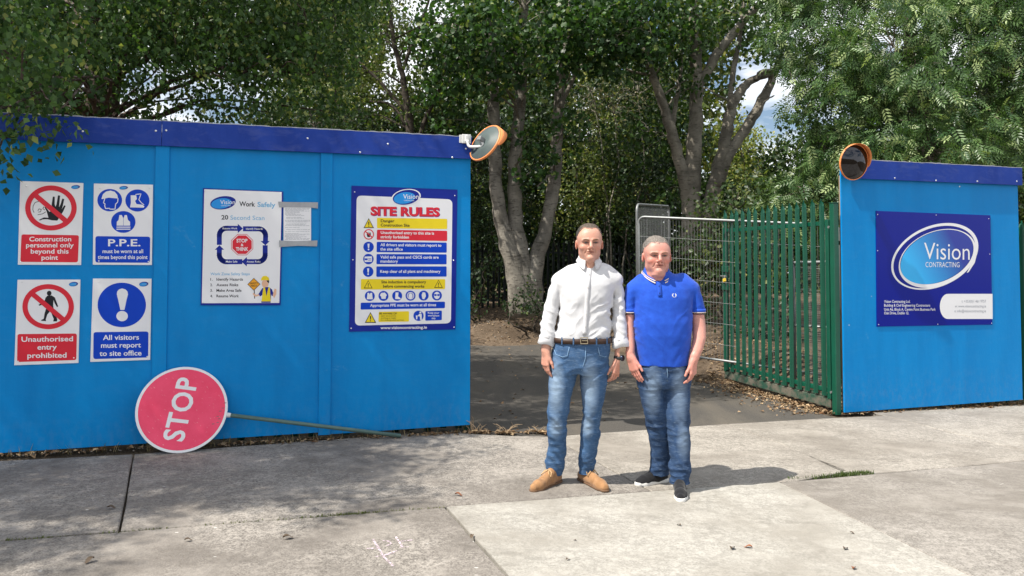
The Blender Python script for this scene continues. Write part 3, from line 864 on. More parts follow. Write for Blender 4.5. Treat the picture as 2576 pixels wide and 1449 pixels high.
# left mirror: seen from behind
c1 = DP(1221, 360, 6.78); sb, zb = H(1174, 349, .06)
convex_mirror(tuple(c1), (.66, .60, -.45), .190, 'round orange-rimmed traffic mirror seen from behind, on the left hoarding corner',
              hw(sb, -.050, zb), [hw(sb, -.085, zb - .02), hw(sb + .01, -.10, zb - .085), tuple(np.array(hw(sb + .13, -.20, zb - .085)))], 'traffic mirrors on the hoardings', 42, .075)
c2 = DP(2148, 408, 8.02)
convex_mirror(tuple(c2), (.34, -.92, -.16), .195, 'round orange-rimmed traffic mirror with a dark reflection put into its face colour, on the right hoarding corner',
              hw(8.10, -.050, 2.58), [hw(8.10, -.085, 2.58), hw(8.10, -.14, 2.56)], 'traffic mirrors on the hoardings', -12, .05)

# ---- stop lollipop lying against the hoarding
def lollipop():
    k = 1280 / 2290 * .67083
    px = lambda x, y: (x * k, 1350 * .67083 + y * k)
    base = G(453, 1140); rad = .345
    Ef = G(1008, 1096, .02)
    # plane: contains the base point, leans back onto the boards
    dfront = -loc2(base)[1]
    lean = math.asin(min(.6, (dfront - .02) / (2 * rad)))
    upv = Vector(N2) * math.sin(lean) + Vector((0, 0, 1)) * math.cos(lean)
    C = Vector(base) + upv * rad
    X = (Vector(Ef) - C).normalized(); Yv = (upv - X * upv.dot(X)).normalized(); Zv = X.cross(Yv)
    M = Matrix((X, Yv, Zv)).transposed().to_4x4()          # local x along the pole, z towards the viewer
    root = empty('stop_sign', tuple(C)); tag(root, 'red and white round STOP lollipop lying sideways against the blue boards', 'stop sign')
    m = MB(); m.lathe([(0, -.006), (rad - .002, -.006), (rad, -.004), (rad, .004), (rad - .002, .006), (0, .006)], 64, M); m.build('disc', plain('white_sign_face', (.75, .76, .78), .35), root)
    t = NT('sun_faded_red'); v = t.obj(); n = t.noise(v, 6, 5, .6); sc = t.noise(t.obj(scale=(1, 5, 1)), 30, 3)
    c = t.mix(t.ramp(n, .3, .7), (.78, .045, .115), (.86, .075, .16)); c = t.mix(t.math('MULTIPLY', t.ramp(sc, .66, .72), .5), c, (.75, .5, .5))
    t.set(c, .4, spec=.3)
    m = MB(); m.lathe([(0, .0068), (rad * .940, .0068)], 64, M); m.build('red_face', t.m, root)
    V, Fc = text_mesh('STOP', .022, 1.08); kx = .505 / (V[:, 0].max() - V[:, 0].min()); ky = .150 / cap_height()
    x0 = V[:, 0].min(); P = [M @ Vector((-(v[1] * ky) + .062, (v[0] - x0) * kx - .252, .0074)) for v in V]
    m = MB(); m.add(P, Fc); m.build('lettering', plain('white_sign_face', (.75, .76, .78), .35), root)
    m = MB(); L = (Vector(Ef) - C).length
    m.tube([M @ Vector((rad - .05, 0, -.02)), M @ Vector((rad + .02, 0, -.016)), M @ Vector((rad + .04, 0, -.012))], [.020, .020, .016], 10)
    m.build('socket', M_WHITEM, root, True)
    m = MB(); m.tube([M @ Vector((rad + .03, 0, -.012)), M @ Vector((L, 0, -.004))], .0170, 10)
    m.build('pole', plain('green_grey_pole', (.10, .17, .15), .45, 0, .4, .3, 15), root, True)
    # scratches and a dent near the pole
    m = MB(); r = random.Random(2)
    for i in range(7):
        x, y = rad * r.uniform(.70, .88), rad * r.uniform(-.32, .28)
        m.add([M @ Vector((x + dx, y + dy, .0078)) for dx, dy in ((0, 0), (.018, .004), (.022, .010), (.004, .008))], [(0, 1, 2, 3)])
    m.build('scratch', plain('bare_scratch', (.30, .12, .13), .6), root)
lollipop()

# ---- palisade work
def pale_mb(h, w=.066, d=.020, th=.003, tip=.085):
    """W-section pale with a split pointed head, base at the origin"""
    prof = [(-w / 2, 0), (-w * .34, d), (-w * .12, d * .35), (0, d), (w * .12, d * .35), (w * .34, d), (w / 2, 0)]
    def topz(x): return h - tip * (abs(x) / (w / 2)) ** 1.0
    V = []
    for (x, y) in prof: V += [(x, -y, 0), (x, -y, h - tip), (x * .55, -y, topz(x * .55) if abs(x) > 0 else h)]
    n = len(prof); Fc = []
    for i in range(n - 1):
        for a in (0, 1): Fc.append((3 * i + a, 3 * i + 3 + a, 3 * i + 4 + a, 3 * i + 1 + a))
    m = MB(); m.add(V, Fc); m.add([(x, y + .004, z) for (x, y, z) in V], [f[::-1] for f in Fc])
    return m
def copy_part(src, parent, loc, rz=0):
    c = src.copy(); COL.objects.link(c); c.parent = parent; c.location = loc; c.rotation_euler = (0, 0, rz); return c
# open gate
Hg = G(2097, 1033); Fg = G(1826, 956)
gdir = Vector((Fg[0] - Hg[0], Fg[1] - Hg[1], 0)); GL = gdir.length; ga = math.atan2(gdir.y, gdir.x)
gate = empty('palisade_gate', (Hg[0], Hg[1], 0), ga); tag(gate, 'green steel palisade gate leaf standing open beside the right hoarding', 'gate')
# local x from hinge to free end; the viewer sees the local +y... side
src = None; npale = 15
for i in range(npale):
    x = .10 + (GL - .19) * i / (npale - 1)
    if src is None:
        src = pale_mb(2.235).build('pale', M_GREEN, gate); src.location = (x, .036, -.01); src.rotation_euler = (0, 0, math.pi)
    else:
        c = copy_part(src, gate, (x, .036, -.01 + random.uniform(-.006, .006)), math.pi); c.rotation_euler = (random.uniform(-.006, .006), random.uniform(-.008, .008), math.pi)
for nm, z, hh in (('top_rail', 1.94, .05), ('bottom_rail', .055, .05)):
    m = MB(); m.box((GL / 2, .010, z), (GL - .12, .040, hh), bev=.004); m.build(nm, M_GREEN, gate)
for x in (.03, GL - .03):
    m = MB(); m.box((x, .006, .97), (.06, .06, 2.02), bev=.005); m.build('stile', M_GREEN, gate)
t = NT('dirty_green_steel'); v = t.obj(); n = t.noise(v, 7, 5, .7)
t.set(t.mix(t.ramp(n, .42, .62), (.012, .06, .038), (.13, .115, .09)), .7); M_GDIRT = t.m
m = MB(); m.box((GL / 2, .004, -.085), (GL - .02, .05, .10), bev=.004); m.box((GL / 2, .0, -.012), (GL - .1, .02, .03)); m.build('skirt_rail', M_GDIRT, gate)
for z in (1.86, .02):
    m = MB(); m.tube([(-.05, .0, z - .02), (-.05, .0, z + .07)], .018, 10); m.box((-.02, .0, z + .03), (.08, .022, .03)); m.tube([(-.05, .02, z + .03), (-.05, .075, z + .03)], .014, 8)
    m.build('hinge', M_GALV, gate)
m = MB(); m.box((GL - .11, .062, 1.40), (.17, .012, .085), bev=.003); m.box((GL - .11, .062, 1.15), (.17, .012, .085), bev=.003); m.box((GL - .05, .058, 1.275), (.03, .02, .20)); m.build('lock_plate', M_GREEN, gate)
m = MB(); m.tube([(GL - .16, .075, 1.30), (GL - .02, .075, 1.30)], .011, 8); m.tube([(GL - .15, .075, 1.22), (GL - .06, .075, 1.22)], .009, 8); m.build('slide_bolt', M_GALV, gate)
gw = gate.matrix_basis
pl = empty('padlock', tuple(gw @ Vector((GL - .155, .095, 1.22)))); pl.rotation_euler = (0, R(18), ga); tag(pl, 'small yellow padlock hanging from the bolt of the green gate', 'padlock')
m = MB(); m.box((0, 0, .025), (.062, .03, .05), bev=.006); m.build('lock_body', plain('yellow_padlock', (.75, .52, .04), .4), pl)
m = MB(); m.tube([(.017 * math.cos(w) * 1.1, 0, .05 + .045 * math.sin(w)) for w in np.linspace(0, math.pi, 9)], .005, 6); m.build('shackle', M_GALV, pl)
# gate post
pp = G(2108, 1041); gp = empty('gate_post', (pp[0], pp[1], pp[2] - .02), ANG); tag(gp, 'tall square green steel post between the gate and the right hoarding', 'post')
m = MB(); m.box((.012, .03, 1.17), (.07, .07, 2.33), bev=.006); m.build('post', M_GREEN, gp); m = MB(); m.box((.012, .03, 2.338), (.076, .076, .01), bev=.003); m.build('cap', M_GREEN_D, gp)
gp2p = hw(3.752, .12, -.10); gp2 = empty('gate_post', tuple(gp2p), ANG); tag(gp2, 'slim dark green steel post at the free end of the long left hoarding', 'post')
m = MB(); m.box((0, 0, 1.12), (.06, .06, 2.24), bev=.005); m.build('post', M_GREEN_D, gp2); m = MB(); m.box((0, 0, 2.244), (.066, .066, .01), bev=.003); m.build('cap', M_GREEN_D, gp2)

def palisade(name, label, a, b, za, zb, h, mat, pitch=.15, posts=True):
    a, b = Vector((a[0], a[1], 0)), Vector((b[0], b[1], 0)); L = (b - a).length; an = math.atan2((b - a).y, (b - a).x)
    root = empty(name, (a.x, a.y, za), an); tag(root, label, 'fence')
    n = int(L / pitch); sl = (zb - za) / L; src = None
    for i in range(n + 1):
        x = .05 + i * pitch
        if src is None: src = pale_mb(h).build('pale', mat, root); src.location = (x, -.03, sl * x)
        else: copy_part(src, root, (x, -.03, sl * x + random.uniform(-.012, .012)))
    for nm, z in (('rail', h * .16), ('rail', h * .84)):
        m = MB(); m.add([(x, y, z + zz + sl * x) for x in (0, L) for (y, zz) in ((-.028, -.022), (.012, -.022), (.012, .022), (-.028, .022))], [(0, 1, 5, 4), (1, 2, 6, 5), (2, 3, 7, 6), (3, 0, 4, 7), (0, 3, 2, 1), (4, 5, 6, 7)]); m.build(nm, mat, root)
    for x in np.arange(.4, L, 2.75):
        m = MB(); m.box((x, .045, h * .47 + sl * x), (.05, .06, h * 1.0)); m.build('post', mat, root)
palisade('palisade_fence', 'green palisade fence hidden behind the right hoarding, only its pale feet showing', hw(8.10, .22, 0), hw(13.2, .22, 0), -.215, -.32, 2.3, M_GREEN)
palisade('palisade_fence', 'green palisade fence hidden close behind the long left hoarding', hw(-2.2, .24, 0), hw(3.70, .24, 0), .02, -.08, 2.2, M_GREEN_D)
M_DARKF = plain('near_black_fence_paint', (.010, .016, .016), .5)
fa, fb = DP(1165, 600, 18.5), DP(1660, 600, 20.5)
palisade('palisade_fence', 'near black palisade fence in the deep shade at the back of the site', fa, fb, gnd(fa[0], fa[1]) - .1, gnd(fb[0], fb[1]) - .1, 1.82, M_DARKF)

# ---- mesh panels
def mesh_panel(name, label, cat, tl, tr, hgt, mat, nv, nh, tube=.019, wire=.0022, drop=(0, 0, 0), group=None, midrail=False, corner=.10):
    tl, tr = Vector(tl), Vector(tr); ex = tr - tl; Lx = ex.length; ez = Vector(drop) - Vector((0, 0, 1)) * hgt
    root = empty(name, tuple(tl + ez)); tag(root, label, cat, group); o = tl + ez
    P = lambda u, v: tl + ex * u + ez * v - o
    cu, cv = corner / Lx, corner / hgt
    def cor(u, v, su, sv):
        return [P(u + su * cu * (1 - math.sin(w)), v + sv * cv * (1 - math.cos(w))) for w in np.linspace(0, math.pi / 2, 6)]
    path = [P(0, 1)] + [P(0, cv + .001)] + cor(0, 0, 1, 1)[::-1] [0:0] + [P(cu * (1 - math.cos(w)), cv * (1 - math.sin(w))) for w in np.linspace(0, math.pi / 2, 6)] + [P(1 - cu * (1 - math.sin(w)), cv * (1 - math.cos(w))) for w in np.linspace(0, math.pi / 2, 6)] + [P(1, 1)]
    m = MB(); m.tube(path, tube, 10); m.tube([P(0, .965), P(1, .965)], tube * .9, 8)
    if midrail: m.tube([P(0, .5), P(1, .5)], tube * .8, 8)
    m.build('frame', mat, root, True)
    m = MB()
    for i in range(1, nv): m.tube([P(i / nv, .012), P(i / nv, .965)], wire, 5, False)
    for j in range(1, nh): m.tube([P(0, j / nh), P(1, j / nh)], wire, 5, False)
    m.build('wire_mesh', mat, root, True)
    return root
HG = 'temporary mesh fence panels'
mesh_panel('mesh_fence_panel', 'wide galvanised wire mesh fence panel behind the man in the blue shirt', 'fence panel', DP(1606, 545, 10.95), DP(2112, 567, 9.52), 2.02, M_GALV, 62, 7, .019, .0021, group=HG)
mesh_panel('mesh_fence_panel', 'narrow-looking mesh fence panel standing taller and askew behind the wide one', 'fence panel', DP(1602, 514, 11.15), DP(1683, 519, 12.9), 2.15, M_GALV, 44, 7, .019, .0021, group=HG)
mesh_panel('mesh_gate_panel', 'small grey framed panel of fine square mesh leaning behind the green gate', 'mesh panel', DP(1996, 661, 9.62), DP(2082, 659, 9.18), 1.62, plain('dull_grey_steel', (.30, .31, .31), .5, .5, .4, .3), 26, 58, .020, .0016, midrail=True, corner=.02)
# ================================================================== trees and undergrowth
def bark_mat(name, base, dark, scale=1.0, lent=.6):
    t = NT(name); v = t.obj(); vh = t.obj(scale=(1.2, 1.2, 5)); vv = t.obj(scale=(4, 4, .6))
    n = t.noise(v, 2.2 * scale, 6, .65); l = t.noise(vh, 5.5 * scale, 3, .6, .3); f = t.noise(vv, 9 * scale, 4, .6)
    c = t.mix(t.ramp(n, .40, .62), tuple(x * .45 for x in base), base)
    c = t.mix(t.math('MULTIPLY', t.ramp(f, .5, .75), .4), c, tuple(x * .6 for x in base))
    c = t.mix(t.math('MULTIPLY', t.ramp(l, .56, .64), lent), c, dark)
    t.set(c, .9, spec=.2); t.bump(t.math('ADD', l, f), .5, .02); return t.m
M_BARK_GREY = bark_mat('pale_grey_bark', (.29, .265, .225), (.03, .025, .02))
M_BARK_DIM = bark_mat('brown_grey_bark', (.17, .145, .12), (.04, .032, .026))
M_BARK_RED = bark_mat('reddish_birch_bark', (.10, .072, .058), (.36, .33, .30), 1.3, .5)
M_BARK_DARK = bark_mat('dark_bark', (.085, .070, .055), (.03, .025, .02))
M_BARK_OLIVE = bark_mat('olive_bark', (.31, .28, .23), (.05, .045, .035))
def leaf_mat(name, trans=.34, rough=.42, spec=.3, tcol=(1.35, 1.5, .6)):
    t = NT(name); a = t.attr('tint')
    t.set(a, rough, spec=spec)
    tr = t.new('BsdfTranslucent'); t.l.new(t.mix(1.0, a, tcol, 'MULTIPLY'), tr.inputs['Color'])
    ms = t.new('MixShader'); ms.inputs[0].default_value = trans
    t.l.new(t.b.outputs[0], ms.inputs[1]); t.l.new(tr.outputs[0], ms.inputs[2]); t.l.new(ms.outputs[0], t.out.inputs['Surface'])
    return t.m
M_LEAF = leaf_mat('green_leaf'); M_LEAF_GLOSS = leaf_mat('glossy_leaf', .24, .36, .42); M_LITTER = leaf_mat('dry_leaf', .1, .8, .2, (1, 1, 1))
T_BROAD = (np.array([(0, 0, 0), (-.40, .38, .07), (-.25, .72, .04), (0, 1, -.08), (.25, .72, .04), (.40, .38, .07)]), np.array([(0, 1, 2), (0, 2, 3), (0, 3, 4), (0, 4, 5)]))
T_SMALL = (np.array([(0, 0, 0), (-.36, .42, .08), (0, 1, -.06), (.36, .42, .08)]), np.array([(0, 1, 2), (0, 2, 3)]))
T_LOBED = (np.array([(0, 0, 0), (-.5, .25, .06), (-.28, .45, 0), (-.42, .85, -.04), (0, .7, .04), (0, 1.05, -.1), (.42, .85, -.04), (.28, .45, 0), (.5, .25, .06)]),
           np.array([(0, 1, 2), (0, 2, 4), (2, 3, 4), (4, 3, 5), (4, 5, 6), (4, 6, 7), (0, 4, 7), (0, 7, 8)]))
def ash_tmpl():
    V = []; Fc = []
    for i in range(9):
        if i == 8: b = np.array([0, .78, -.16]); d = np.array([0, .36, -.14]); 
        else:
            k = i // 2; sd = -1 if i % 2 == 0 else 1; y = .22 + k * .175
            b = np.array([0, y, -.05 - .13 * y * y]); d = np.array([sd * .25, .17, -.07])
        L = np.linalg.norm(d); w = np.cross(d / L, [0, 0, 1]); w = w / np.linalg.norm(w) * .052
        o = len(V); V += [b, b + d * .45 + w + [0, 0, .012], b + d, b + d * .45 - w + [0, 0, .012]]
        Fc += [(o, o + 1, o + 2), (o, o + 2, o + 3)]
    return np.array(V), np.array(Fc)
T_ASH = ash_tmpl()
def unit(a): return a / (np.linalg.norm(a, axis=-1, keepdims=True) + 1e-9)
def leaves(name, parent, C, size, cols, tmpl, mat, droop=.6, up=.5, org=(0, 0, 0), tints=None):
    n = len(C); V0, F0 = tmpl
    d = unit(RNG.normal(size=(n, 3)) * .75 + np.array([0, 0, -droop]))
    nn = unit(RNG.normal(size=(n, 3)) * .8 + np.array([-.2, -.3, up]))
    x = unit(np.cross(d, nn)); nn = np.cross(x, d)
    sz = (size * RNG.uniform(.65, 1.25, n))[:, None, None]
    V = (C - np.array(org))[:, None, :] + sz * (x[:, None, :] * V0[None, :, 0:1] + d[:, None, :] * V0[None, :, 1:2] + nn[:, None, :] * V0[None, :, 2:3])
    k = len(V0); FA = (F0[None] + (np.arange(n) * k)[:, None, None]).reshape(-1, F0.shape[1])
    if tints is None:
        ca, cb = np.array(cols[0]), np.array(cols[1])
        w = RNG.random((n, 1)); tints = (ca * (1 - w) + cb * w) * RNG.uniform(.75, 1.25, (n, 1))
        if len(cols) > 2:
            q = RNG.random(n) < cols[3]; tints[q] = np.array(cols[2]) * RNG.uniform(.7, 1.2, (q.sum(), 1))
    return mesh_np(name, V.reshape(-1, 3), FA, mat, parent, False, np.repeat(tints, k, axis=0))
def clusters(blobs, per_m3, leaves_per, sig, shell=.55):
    """leaf positions in little sprays spread through ellipsoids; also returns the spray centres"""
    PC = []; SCs = []
    for (c, r) in blobs:
        c, r = np.array(c, float), np.array(r, float)
        n = max(3, int(4.19 * r[0] * r[1] * r[2] * per_m3))
        q = unit(RNG.normal(size=(n, 3))) * (RNG.random((n, 1)) ** (1 / 3) * (1 - shell) + shell * RNG.uniform(.75, 1.08, (n, 1)))
        cc = c + q * r
        SCs.append(cc)
        k = RNG.poisson(leaves_per, n)
        rep = np.repeat(cc, k, axis=0)
        PC.append(rep + RNG.normal(size=rep.shape) * np.array(sig))
    return np.concatenate(PC), np.concatenate(SCs)
def limb(m, pts, rad, seg=9, wob=.02):
    pts = [Vector(p) for p in pts]; P = []; Rr = []; n = len(pts)
    for i in range(n - 1):
        p0, p1, p2, p3 = pts[max(0, i - 1)], pts[i], pts[i + 1], pts[min(n - 1, i + 2)]
        for k in range(5):
            u = k / 5; u2, u3 = u * u, u * u * u
            P.append(.5 * ((2 * p1) + (p2 - p0) * u + (2 * p0 - 5 * p1 + 4 * p2 - p3) * u2 + (3 * p1 - p0 - 3 * p2 + p3) * u3))
            Rr.append((rad[i] * (1 - u) + rad[i + 1] * u) * random.uniform(.93, 1.07))
    P.append(pts[-1]); Rr.append(rad[-1])
    P = [p + Vector((random.uniform(-wob, wob), random.uniform(-wob, wob), 0)) * (0 if i == 0 else 1) for i, p in enumerate(P)]
    m.tube(P, Rr, seg); return P
def pxl(pts, Y, dy=0.0):
    """[(px, py, width px)] -> world points and radii at depth Y (dy: drift per point)"""
    P = [DP(a, b, Y + dy * i) for i, (a, b, w) in enumerate(pts)]
    return P, [w / 2 * (Y + dy * i) / F for i, (a, b, w) in enumerate(pts)]
def twigs(m, nodes, targets, frac, r0, r1, bend=.25, seg=5):
    N = np.array([tuple(p) for p in nodes])
    for t in targets:
        if RNG.random() > frac: continue
        d = np.linalg.norm(N - t, axis=1) + RNG.random(len(N)) * .8; i = int(np.argmin(d)); a = Vector(N[i]); b = Vector(t)
        mid = a.lerp(b, .5) + Vector(RNG.normal(size=3) * (b - a).length * .10) + Vector((0, 0, (b - a).length * bend * .4))
        pts = [a, a.lerp(mid, .5) + Vector(RNG.normal(size=3) * .03), mid, mid.lerp(b, .5) + Vector(RNG.normal(size=3) * .03), b]
        m.tube(pts, [r0, r0 * .8, (r0 + r1) / 2, r1 * 1.3, r1], seg, False)
def tree(name, label, base, stems, blobs, bark, leafargs, per, lp, sig, group=None, branches=(), twig=.35, shell=.55, tr=(.022, .006), lw=.06):
    root = empty(name, tuple(base)); tag(root, label, 'tree', group); o = Vector(base)
    m = MB(); nodes = []
    for (P, rad) in stems: nodes += limb(m, [Vector(p) - o for p in P], rad, 12)
    m.build('trunk', bark, root, True)
    C, S_ = clusters(blobs, per * 1.5, lp * DEN, sig, shell)
    S_ = S_[::2] - np.array(o)
    mb = MB()
    top = nodes[len(nodes) // 3:] if len(nodes) > 6 else nodes
    ends = list(top)
    for (P, rad) in branches: ends += limb(mb, [Vector(p) - o for p in P], rad, 7)
    for (c, r) in blobs:                     # a limb towards the middle of every clump
        t = Vector(c) - o; a = min(top, key=lambda p: (p - t).length + .7 * max(0, p.z - t.z + .4))
        L = (t - a).length
        mid = a.lerp(t, .5) + Vector((random.uniform(-.1, .1) * L, random.uniform(-.1, .1) * L, .10 * L))
        ends += limb(mb, [a, a.lerp(mid, .6), mid, t], [min(lw, .012 + L * .010), min(lw, .026) * .8, min(lw, .02) * .7, .007], 6, .015)
    twigs(mb, ends, S_, twig, tr[0] * .5, tr[1] * .5)
    mb.build('branches', bark, root, True)
    size, cols, tm, lm, droop, up = leafargs
    leaves('crown', root, C, size, cols, tm, lm, droop, up, tuple(o))
    return root
DEN = 1.9
def B(px, py, Y, rx, ry, rz=None):
    """clump given by picture position, depth and radii in metres"""
    return (DP(px, py, Y), (rx, rz or rx, ry))
TG = 'trees behind the hoardings'
# ---- weeping birch on the left
Y = 8.6
st1 = pxl([(262, 700, 82), (258, 420, 74), (250, 275, 66), (242, 150, 46), (236, 30, 34), (225, -160, 26), (232, -420, 14)], Y, .02)
st2 = pxl([(268, 330, 40), (290, 220, 30), (318, 60, 22), (350, -150, 14)], Y, .06)
bl = [B(-60, 90, 6.6, .75, .55), B(55, 200, 5.45, .26, .26), B(25, 150, 5.6, .36, .40), B(-60, 290, 5.35, .22, .22), B(4, 375, 5.45, .035, .08), B(120, 120, 6.3, .5, .45), B(118, 245, 5.55, .10, .17), B(30, 262, 5.45, .15, .13), B(80, 236, 5.6, .14, .10), B(5, 292, 5.4, .08, .06), B(140, 285, 5.6, .03, .04),
      B(230, 225, 7.7, .32, .26), B(320, 262, 7.9, .22, .15), B(165, 262, 7.6, .28, .2), B(395, 262, 8.2, .16, .14), B(210, 40, 7.4, .6, .5), B(330, 90, 7.6, .55, .4), B(180, 200, 8.2, .55, .32), B(395, 180, 7.6, .34, .42), B(420, 60, 7.8, .5, .45), B(520, 60, 8.0, .6, .55), B(560, 170, 7.8, .5, .45), B(640, 90, 8.4, .6, .5), 
      B(690, 190, 8.0, .45, .45), B(770, 60, 8.6, .6, .5), B(800, 190, 8.6, .42, .45), B(860, 285, 8.8, .34, .22), B(700, 285, 8.8, .34, .16), B(500, 245, 9.0, .35, .2), B(370, 285, 9.3, .30, .16), B(90, 260, 9.2, .6, .3), B(-40, 230, 9.0, .7, .5),
      B(330, -70, 8.6, .9, .4), B(0, -60, 7.2, .6, .4), B(650, -70, 8.8, .9, .4), B(880, -60, 9.0, .6, .4), B(480, 70, 10.0, .8, .4), B(10, 60, 9.6, 1.0, .6)]
bl += [B(x, y, 10.6 + .5 * math.sin(x), .75, .5) for x, y in ((-80, 120), (90, 90), (60, 200), (190, 110), (340, 20), (400, 90), (540, 80), (650, 130), (740, 110), (830, 80), (150, 30), (620, 30), (250, -20), (440, -20), (840, 0), (-60, 0))]
# the rest of the same crown, high over the footpath and the driveway
bl += [((-5.7, 4.6, 5.6), (1.5, 1.2, .9)), ((-6.3, 3.5, 6.6), (1.3, 1.0, .8)), ((-4.9, 5.5, 6.6), (1.3, .9, .8)), ((-7.4, 3.2, 5.2), (1.1, 1.0, .7)), ((-3.6, 6.6, 6.6), (1.4, 1.0, .9)), ((-2.2, 7.9, 6.5), (1.4, 1.2, .9)), ((-4.6, 8.4, 7.4), (1.6, 1.4, 1.0))]
GC = ((.022, .060, .018), (.092, .165, .045), (.25, .29, .08), .07)
for i, (gx, gy) in enumerate(((0, 1180), (0, 1260), (0, 1330), (0, 1410), (170, 1210), (150, 1300), (120, 1390), (340, 1190), (330, 1260), (500, 1180), (500, 1250), (660, 1160), (660, 1220), (820, 1140), (830, 1190), (850, 1240), (960, 1120), (990, 1175), (1080, 1135), (-200, 1240), (-200, 1340), (-200, 1430), (900, 1265), (740, 1225), (580, 1215), (420, 1225), (250, 1255), (60, 1230), (60, 1360))):
    hgt_ = 5.2 + (i * .37) % 1.6; g_ = G(gx, gy); r_ = .34 + .05 * (i % 4)  # unseen clumps added up the sun's path, shaped to shade these ground points
    bl.append(((g_[0] + SUN_DIR.x / SUN_DIR.z * hgt_, g_[1] + SUN_DIR.y / SUN_DIR.z * hgt_, hgt_), (r_, r_, .30)))
tree('birch_tree', 'weeping birch with small hanging leaves, its dark trunk behind the long left hoarding', (st1[0][0][0], Y, 0.0), [st1, st2], bl, M_BARK_RED, (.062, GC, T_SMALL, M_LEAF, .9, .35), 46, 14, (.085, .085, .17), TG, twig=.25, lw=.026)
# ---- thin-branched tree in the light
Y = 15.5
st = pxl([(1036, 700, 34), (1034, 440, 24), (1030, 300, 20), (1012, 190, 15), (985, 70, 11), (960, -120, 7)], Y)
br = [pxl([(1034, 400, 14), (1075, 290, 11), (1110, 210, 9), (1130, 100, 6)], Y, .1), pxl([(1028, 290, 12), (960, 210, 9), (900, 150, 6), (850, 60, 4)], Y, .1), pxl([(1010, 180, 10), (1060, 60, 7), (1090, -60, 5)], Y), pxl([(1030, 330, 9), (985, 265, 7), (930, 255, 4)], Y, .05), pxl([(1000, 130, 8), (940, 60, 6), (900, -30, 4)], Y, .1)]
tree('thin_tree', 'slender sunlit tree with loose light green leaves between the birch and the grey stems', (st[0][0][0], Y, -.1), [st],
     [B(930, 80, 16, 1.0, .9), B(1060, 120, 16.4, .8, .8), B(960, 230, 16.2, .9, .45), B(1080, 250, 16, .6, .5), B(870, 190, 16.5, .8, .7), B(1140, 60, 16.2, .7, .7), B(900, 295, 16.8, .7, .3), B(1010, 300, 15.6, .6, .2), B(960, -80, 16, 1.3, .8), B(830, 60, 17, 1, .8)],
     M_BARK_DARK, (.075, ((.055, .085, .022), (.115, .15, .040), (.20, .20, .07), .10), T_SMALL, M_LEAF, .5, .5), 13, 13, (.20, .20, .18), TG, br, .5, .4)
# ---- grey multi-stem tree in the middle
Y = 16.0
SA = pxl([(1320, 790, 84), (1300, 690, 58), (1266, 570, 38), (1249, 470, 33), (1243, 330, 31), (1238, 190, 28), (1226, 50, 24), (1220, -160, 20), (1210, -420, 10)], Y, -.05)
SB = pxl([(1326, 790, 80), (1314, 690, 55), (1298, 570, 38), (1295, 450, 34), (1302, 330, 31), (1311, 200, 28), (1315, 60, 24), (1322, -160, 20), (1340, -420, 9)], Y, .0)
SC_ = pxl([(1330, 790, 76), (1344, 680, 45), (1374, 570, 34), (1394, 460, 32), (1401, 350, 30), (1406, 250, 26), (1420, 140, 24), (1440, -20, 18), (1450, -240, 10)], Y, .05)
brc = [pxl([(1408, 270, 14), (1440, 205, 10), (1475, 145, 7)], Y, .1), pxl([(1390, 430, 7), (1368, 455, 5), (1352, 470, 3)], Y, -.1)]
tree('grey_tree', 'pale grey tree dividing low down into three stems, left of the white shirt', (SA[0][0][0], Y, SA[0][0][2] - .15), [SA, SB, SC_],
     [B(1230, 90, 14.6, .9, .7), B(1140, 60, 14.8, .8, .8), B(1180, 190, 14.8, .55, .55), B(1265, 215, 14.8, .42, .38), B(1120, 200, 15.2, .6, .5), B(1150, 300, 15.4, .6, .38), B(1075, 300, 15.8, .5, .35), B(1390, 100, 14.8, .8, .7), B(1360, 200, 15.0, .38, .42), B(1480, 60, 14.8, .9, .8), B(1330, 355, 14.9, .36, .34), B(1420, 385, 15.2, .36, .42), B(1410, 300, 15.2, .3, .22),
      B(1345, 420, 15.2, .2, .2), B(1560, 90, 15.0, .8, .8), B(1620, 50, 15.2, .8, .8), B(1520, 150, 15.4, .6, .4), B(1460, 330, 16.4, .5, .4), B(1250, -70, 15.0, .9, .5), B(1290, 130, 16.8, .8, .6), B(1180, 120, 17.2, .9, .8), B(1430, 170, 17, .5, .5), B(1530, 60, 17.4, 1.0, .7), B(1340, 40, 17.4, .9, .5), B(1090, 110, 17.6, .8, .6), B(1420, -60, 15.2, .9, .5), B(1560, -40, 15.4, .7, .5)],
     M_BARK_GREY, (.105, ((.015, .044, .014), (.058, .122, .030), (.17, .22, .06), .08), T_LOBED, M_LEAF, .55, .55), 11, 12, (.17, .17, .16), TG, brc, .4, .5)
